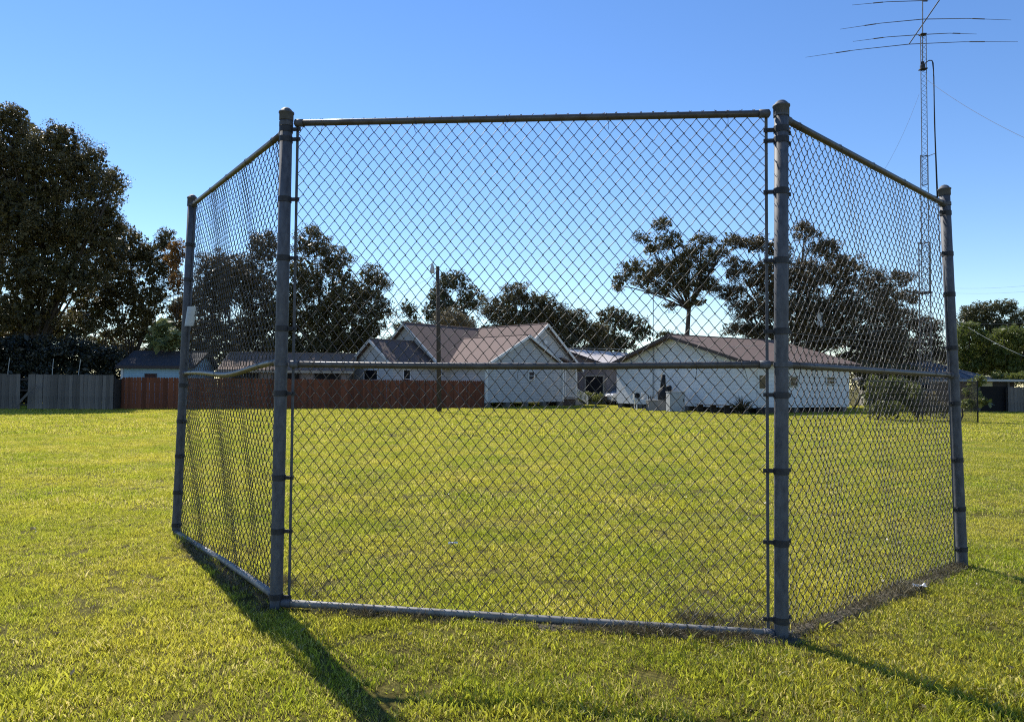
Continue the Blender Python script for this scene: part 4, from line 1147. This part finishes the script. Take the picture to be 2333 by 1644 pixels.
dx = Vector((1, .18, 0)).normalized(); dyv = Vector((dx.y, -dx.x, 0))
MB().box(s2 + Vector((0, 0, .64)), (1.0, .65, 1.24), dx).build('body', 'pale_cabinet', cb)
MB().box(s2 + dyv * .345 + Vector((0, 0, .64)), (.92, .03, 1.12), dx).build('door', 'pale_cabinet', cb)
MB().box(s2 + dyv * .375 + dx * .38 + Vector((0, 0, .75)), (.04, .03, .2), dx).build('handle', 'dark_trim', cb)
MB().box(s2 + Vector((0, 0, 1.28)), (1.06, .7, .05), dx).build('top', 'pale_cabinet', cb)
s3 = wallpt(1468, 1.8)
tb = empty('work_table', tuple(s3)); tag(tb, 'small white topped work table left of the concrete plinth', 'table')
MB().box(s3 + Vector((0, 0, .74)), (1.5, .6, .04), dx).build('table_top', 'white_trim', tb)
for a, b in ((-.6, -.22), (.6, -.22), (-.6, .22), (.6, .22)): MB().box(s3 + dx * a + dyv * b + Vector((0, 0, .36)), (.06, .06, .72), dx).build('leg', 'white_trim', tb)
tag(MB().tube([s3 + Vector((.0, 0, z)) for z in (.762, .77, 1.16, 1.17)], [.15, .17, .2, .2], 14).build('bucket', 'white_plastic', None, True), 'white bucket standing on the small work table', 'bucket')
fnr = s3 - dx * .55 + Vector((0, 0, .762))
fb_ = empty('fan_unit', tuple(fnr)); tag(fb_, 'boxy grey fan unit with round dark grille on the work table end', 'fan')
MB().box(fnr + Vector((0, 0, .24)), (.42, .3, .48), dx).build('case', 'pale_cabinet', fb_)
MB().tube([fnr + dyv * .152 + Vector((0, 0, .24)), fnr + dyv * .17 + Vector((0, 0, .24))], .18, 16).build('grille', 'void_dark', fb_)
for k in range(3):
    q = s3 + dx * (.3 + .12 * k) + Vector((0, 0, .762))
    tag(MB().tube([q + Vector((0, 0, z)) for z in (0, .18, .22, .3)], [.035, .035, .015, .015], 8).build('bottle', 'black_iron', None, True),
        ['dark bottle nearest the bucket on the work table', 'middle one of three dark bottles on the work table', 'dark bottle nearest the smoker on the work table'][k], 'bottle', 'bottles on the work table')
s4 = wallpt(1625, 1.0)
bn = empty('low_bench', tuple(s4)); tag(bn, 'low dark plank bench along the foot of the white gable wall', 'bench')
for k in range(3): MB().box(s4 - d_ * (.16 * (k - 1)) + Vector((0, 0, .52)), (2.6, .13, .04), g_).build('plank', 'dark_wood', bn)
for a in (-1.1, 0, 1.1): MB().box(s4 + g_ * a + Vector((0, 0, .25)), (.1, .42, .5), g_).build('leg', 'dark_wood', bn)

# antenna mast on the white house gable
m0, m1 = wallpt(1488, .12), at(1489, 668, 51.0)
ms = empty('antenna_mast', tuple(m0)); tag(ms, 'thin mast with small crossbar antenna standing against the white gable', 'antenna')
mt = Vector((m0.x, m0.y, at(1489, 668, m0.y).z))
MB().tube([m0, mt], .028, 8).build('mast', 'tower_metal', ms)
MB().box(mt, (1.25, .05, .09)).build('crossbar', 'dark_trim', ms)
for k in range(5): MB().tube([mt + Vector((-.5 + .25 * k, -.35, .05)), mt + Vector((-.5 + .25 * k, .35, .05))], .012, 6).build('element', 'antenna_metal', ms)

# ------------------------------------------------------------------ parked car (front end shows left of the white house)
cc = at(1374, 917, 61.0); cc.z = 0
car = empty('parked_car', (cc.x + 2.3, 62.2, 0)); tag(car, 'silver suv parked facing left, half hidden behind the white house', 'car')
hd = Vector((-1, -.42, 0)).normalized(); sd = Vector((-hd.y, hd.x, 0)); co = Vector((cc.x + 2.3, 62.2, 0))
prof = [(-2.25, .35), (-2.3, .9), (-2.2, 1.25), (-1.85, 1.7), (-.2, 1.76), (.35, 1.66), (1.15, 1.12), (2.1, .98), (2.28, .78), (2.3, .4)]
secs = ((-.92, .0), (-.86, .03), (.86, .03), (.92, .0))
mb = MB(); rows = []
for lat, k in ((-.93, 0.96), (-.70, 1.0), (.70, 1.0), (.93, 0.96)):
    rows.append([co + hd * (a * (k if abs(a) > 2 else 1)) + sd * (lat * (0.80 if z > 1.3 else 1)) + Vector((0, 0, z if k == 1.0 else .38 + (z - .38) * .985)) for a, z in prof])
for i_ in range(3):
    for k in range(len(prof) - 1): mb.quad(rows[i_][k], rows[i_][k + 1], rows[i_ + 1][k + 1], rows[i_ + 1][k])
mb.poly(rows[0][::-1]); mb.poly(rows[3])
mb.poly([rows[i_][0] for i_ in range(4)] + [rows[i_][-1] for i_ in (3, 2, 1, 0)])
body = mb.build('body', 'car_paint', car)
wsh = [co + hd * a + sd * l + Vector((0, 0, z + .015)) for a, z, l in ((.42, 1.62, -.6), (.42, 1.62, .6), (1.1, 1.17, .72), (1.1, 1.17, -.72))]
MB().hexa([p for p in wsh] + [p + Vector((0, 0, .012)) + hd * .01 for p in wsh]).build('windscreen', 'car_glass', car)
for sg in (-1, 1):
    ws = [co + hd * a + sd * (sg * l) + Vector((0, 0, z)) for a, z, l in ((-1.6, 1.2, .94), (.9, 1.15, .94), (.3, 1.58, .78), (-1.5, 1.62, .78))]
    MB().hexa([p for p in ws] + [p + sd * sg * .012 for p in ws]).build('side_window', 'car_glass', car)
    MB().box(co + hd * 2.27 + sd * (sg * .62) + Vector((0, 0, .80)), (.1, .36, .18), hd).build('headlight', 'lamp_glass', car)
    MB().box(co + hd * .75 + sd * (sg * 1.02) + Vector((0, 0, 1.18)), (.12, .16, .14), hd).build('wing_mirror', 'car_paint', car)
    for a in (1.4, -1.35):
        w0 = co + hd * a + sd * (sg * .80) + Vector((0, 0, .36))
        wo_ = MB().tube([w0 - sd * .12, w0 - sd * .11, w0 + sd * .11, w0 + sd * .12], [.30, .36, .36, .30], 20).build('wheel', 'car_black', car, True)
        MB().tube([w0 + sd * (sg * .115), w0 + sd * (sg * .14)], [.22, .20], 16).build('rim', 'car_chrome', wo_)
MB().box(co + hd * 2.30 + Vector((0, 0, .66)), (.06, .9, .26), hd).build('grille', 'car_black', car)
MB().box(co + hd * 2.32 + Vector((0, 0, .40)), (.12, 1.7, .2), hd).build('bumper', 'car_black', car)

# ------------------------------------------------------------------ utility pole with lamp
pb = ground(1001, 940); pt = at(997, 607, pb.y)
up_ = empty('utility_pole', tuple(pb)); tag(up_, 'dark wooden utility pole with a small lamp at its top', 'pole')
MB().tube([pb + Vector((0, 0, -.2)), pb.lerp(pt, .5), pt], [.14, .125, .105], 14).build('pole', 'pole_wood', up_, True)
lp = at(985, 612, pb.y)
la = MB().tube([lp + Vector((.14, 0, -.02)), pt + Vector((0, 0, -.15))], .025, 6).build('lamp_arm', 'galv', up_)
MB().tube([lp + Vector((0, 0, z)) for z in (-.26, -.22, 0, .16, .25, .3)], [.10, .14, .13, .09, .07, .03], 14).build('lamp_head', 'lamp_glass', up_, True)
def cable(name, label, pts, r, m, sag=0.0, n=16):
    a, b = pts; out = []
    for k in range(n + 1):
        f = k / n; p = Vector(a).lerp(Vector(b), f); p.z -= sag * 4 * f * (1 - f); out.append(p)
    o = MB().tube(out, r, 5).build(name, m, None); tag(o, label, 'wire'); return o
cable('service_wire', 'thin wire running left from the utility pole top to the trees', (pt + Vector((0, 0, -.35)), at(800, 690, 55)), .008, 'wire_thin', .5)
cable('service_wire', 'upper pale wire crossing the dark oak right of front right post', (at(1660, 790, 47), at(2070, 738, 56)), .010, 'wire_pale', .35)
cable('service_wire', 'lower pale wire crossing the dark oak right of front right post', (at(1790, 756, 50), at(2110, 778, 56)), .008, 'wire_pale', .2)
cable('service_wire', 'pale wire sloping down across the green trees at right edge', (at(2205, 745, 44), at(2360, 822, 40)), .010, 'wire_pale', .12)
cable('power_line', 'upper faint power line in the sky at right edge', (at(2160, 656, 70), at(2400, 644, 60)), .006, 'wire_thin', .2)
cable('power_line', 'lower faint power line in the sky at right edge', (at(2160, 667, 70), at(2400, 658, 60)), .006, 'wire_thin', .2)
cable('power_line', 'dark line crossing the tree tops at right edge', (at(2150, 734, 60), at(2400, 730, 56)), .012, 'wire_thin', .2)
cable('eave_cable', 'pale straight cable above the pale metal roof', (at(1284, 792, 62), at(1440, 795, 60)), .022, 'wire_pale', .02)
for k, (xa, ya, xb, yb) in enumerate(((18, 848, 22, 815), (119, 850, 122, 817), (179, 850, 184, 818))):
    o = MB().tube([at(xa, ya + 40, 42.6), at(xa, ya, 42.6), at(xb, yb, 42.6)], .018, 6).build('stake', 'wire_pale', None)
    tag(o, ['thin pale stake above the broken end of the grey fence', 'thin pale stake above the middle of the grey fence', 'thin pale stake near the right end of the grey fence'][k], 'stake', 'stakes behind the grey fence')

# ------------------------------------------------------------------ lattice radio tower
TY = 45.0
tw = empty('radio_tower', (at(2105, 900, TY).x, TY, 0)); tag(tw, 'tall slim lattice radio tower behind the rear right post', 'tower')
def lattice(name, x0, x1, ytop, ybot, step, r):
    """three legs with rungs and diagonals between two picture heights"""
    a, b = at(x0, ytop, TY), at(x1, ytop, TY); w = (b - a).length; cx = (a.x + b.x) / 2
    zt = a.z; zb = max(0.0, at(x0, ybot, TY).z) if ybot < 930 else 0.0
    xb = at((x0 + x1) / 2, ybot, TY).x if ybot < 930 else cx
    legs = [Vector((-w / 2, 0, 0)), Vector((w / 2, 0, 0)), Vector((0, w * .86, 0))]
    mb = MB()
    for L_ in legs: mb.tube([Vector((cx, TY, zb)) + L_, Vector((cx, TY, zt)) + L_], r, 6)
    n_ = int((zt - zb) / step)
    for k in range(n_ + 1):
        z = zb + (zt - zb) * k / n_; z2 = zb + (zt - zb) * min(k + 1, n_) / n_
        for i_ in range(3):
            p, q = legs[i_], legs[(i_ + 1) % 3]
            if k % 2 == 0: p, q = q, p
            if k < n_: mb.tube([Vector((cx, TY, z)) + p, Vector((cx, TY, z2)) + q], r * .42, 4, False)
            if k in (0, n_): mb.tube([Vector((cx, TY, z)) + p, Vector((cx, TY, z)) + q], r * .9, 4)
    return mb.build(name, 'tower_metal', tw)
lattice('lower_section', 2093, 2119, 552, 950, .42, .034)
lattice('middle_section', 2097, 2114, 354, 668, .34, .026)
lattice('upper_section', 2097, 2110, 80, 420, .30, .022)
mp = at(2102, 49, TY)
MB().tube([at(2102, 150, TY), at(2102, 78, TY), at(2102, -60, TY)], .03, 8).build('mast', 'tower_metal', tw)
rt0 = at(2102, 148, TY)
MB().tube([rt0 + Vector((0, 0, z)) for z in (-.28, -.25, -.05, 0, .18, .22)], [.1, .16, .16, .1, .1, .05], 12).build('rotor', 'galv_dark', tw)
MB().box(at(2102, 79, TY), (.34, .34, .05)).build('top_plate', 'galv_dark', tw)
MB().box(at(2103, 158, TY), (.42, .36, .05)).build('rotor_plate', 'galv_dark', tw)
MB().box(at(2106, 667, TY), (.6, .6, .1)).build('section_plate', 'galv_dark', tw)
def coax(pxs, name, r): MB().tube([at(x, y, TY - .3) for x, y in pxs], r, 6).build(name, 'black_cable', tw, True)
coax([(2106, 147), (2110, 142), (2117, 138), (2123, 138), (2126, 144), (2127, 165), (2128, 210), (2129, 280), (2131, 340), (2133, 400), (2135, 450)], 'coax_cable', .034)
coax([(2124, 140), (2128, 175), (2129, 240), (2131, 310), (2134, 380), (2137, 450), (2141, 560), (2146, 640)], 'coax_cable', .022)
MB().tube([at(2112, 357, TY), at(2132, 349, TY - .3)], .02, 6).build('cable_arm', 'tower_metal', tw)
def antenna(name, label, Z, boom, elems):
    root = empty(name, tuple(at(2102, 49, TY))); tag(root, label, 'antenna')
    if boom: MB().tube([at_z(*boom[0], Z), at_z(*boom[1], Z)], .035, 8).build('boom', 'antenna_metal', root)
    for (l_, c_, r_) in elems:
        L_, R_ = at_z(*l_, Z - .25), at_z(*r_, Z - .25); c_ = at_z(*c_, Z)
        pts = [L_, L_.lerp(c_, .5) + Vector((0, 0, .07)), c_, R_.lerp(c_, .5) + Vector((0, 0, .07)), R_]
        o = MB().tube(pts, [.010, .019, .026, .019, .010], 6).build('element', 'antenna_metal', root)
        for A_, B_ in ((L_, c_), (R_, c_)):
            MB().tube([A_.lerp(B_, .30) + Vector((0, 0, .045)), A_.lerp(B_, .44) + Vector((0, 0, .065))], .032, 6).build('trap', 'antenna_metal', o)
    return root
antenna('yagi_antenna', 'large yagi antenna with slanting boom on the lattice tower', mp.z, ((2071, 101), (2146, -8)),
        [((1914, 67), (2103, 44), (2304, 46)), ((1835, 131), (2071, 101), (2319, 95))])
antenna('dipole_antenna', 'short straight dipole antenna at the tower top plate', at(2102, 80, TY).z + .1, None, [((1943, 95), (2102, 79), (2225, 78))])
antenna('upper_antenna', 'upper antenna element cut by the top picture edge', at(2102, 3, TY).z, ((2102, 3), (2113, 3)), [((1941, 12), (2102, 2), (2165, -1))])
MB()
gw = cable('guy_wire', 'thin beaded wire sloping down right from the lattice tower', (at(2113, 183, TY), at(2420, 352, 30)), .009, 'wire_thin', .3)
gw = cable('guy_wire', 'faint thin wire sloping down left from the lattice tower', (at(2094, 215, TY), at(2010, 395, 38)), .006, 'wire_thin', .3)

# ------------------------------------------------------------------ dead leaves and pale flecks on the lawn
rl_ = np.random.default_rng(91)
PL = wedge(2.4, 14.0, 5.0); n = len(PL)
PL[:, 2] = rl_.uniform(0.012, 0.03, n)
V, F, rn = leaves(PL, np.full(n, .01), np.ones(n, int), 0.04, rl_, 0.5, 0.0)
fl = np_mesh('fallen_leaves', V, F, 'tan_leaf', None, rnd=rn); tag(fl, 'dead tan leaves scattered thinly over the lawn', 'leaves', kind='stuff')
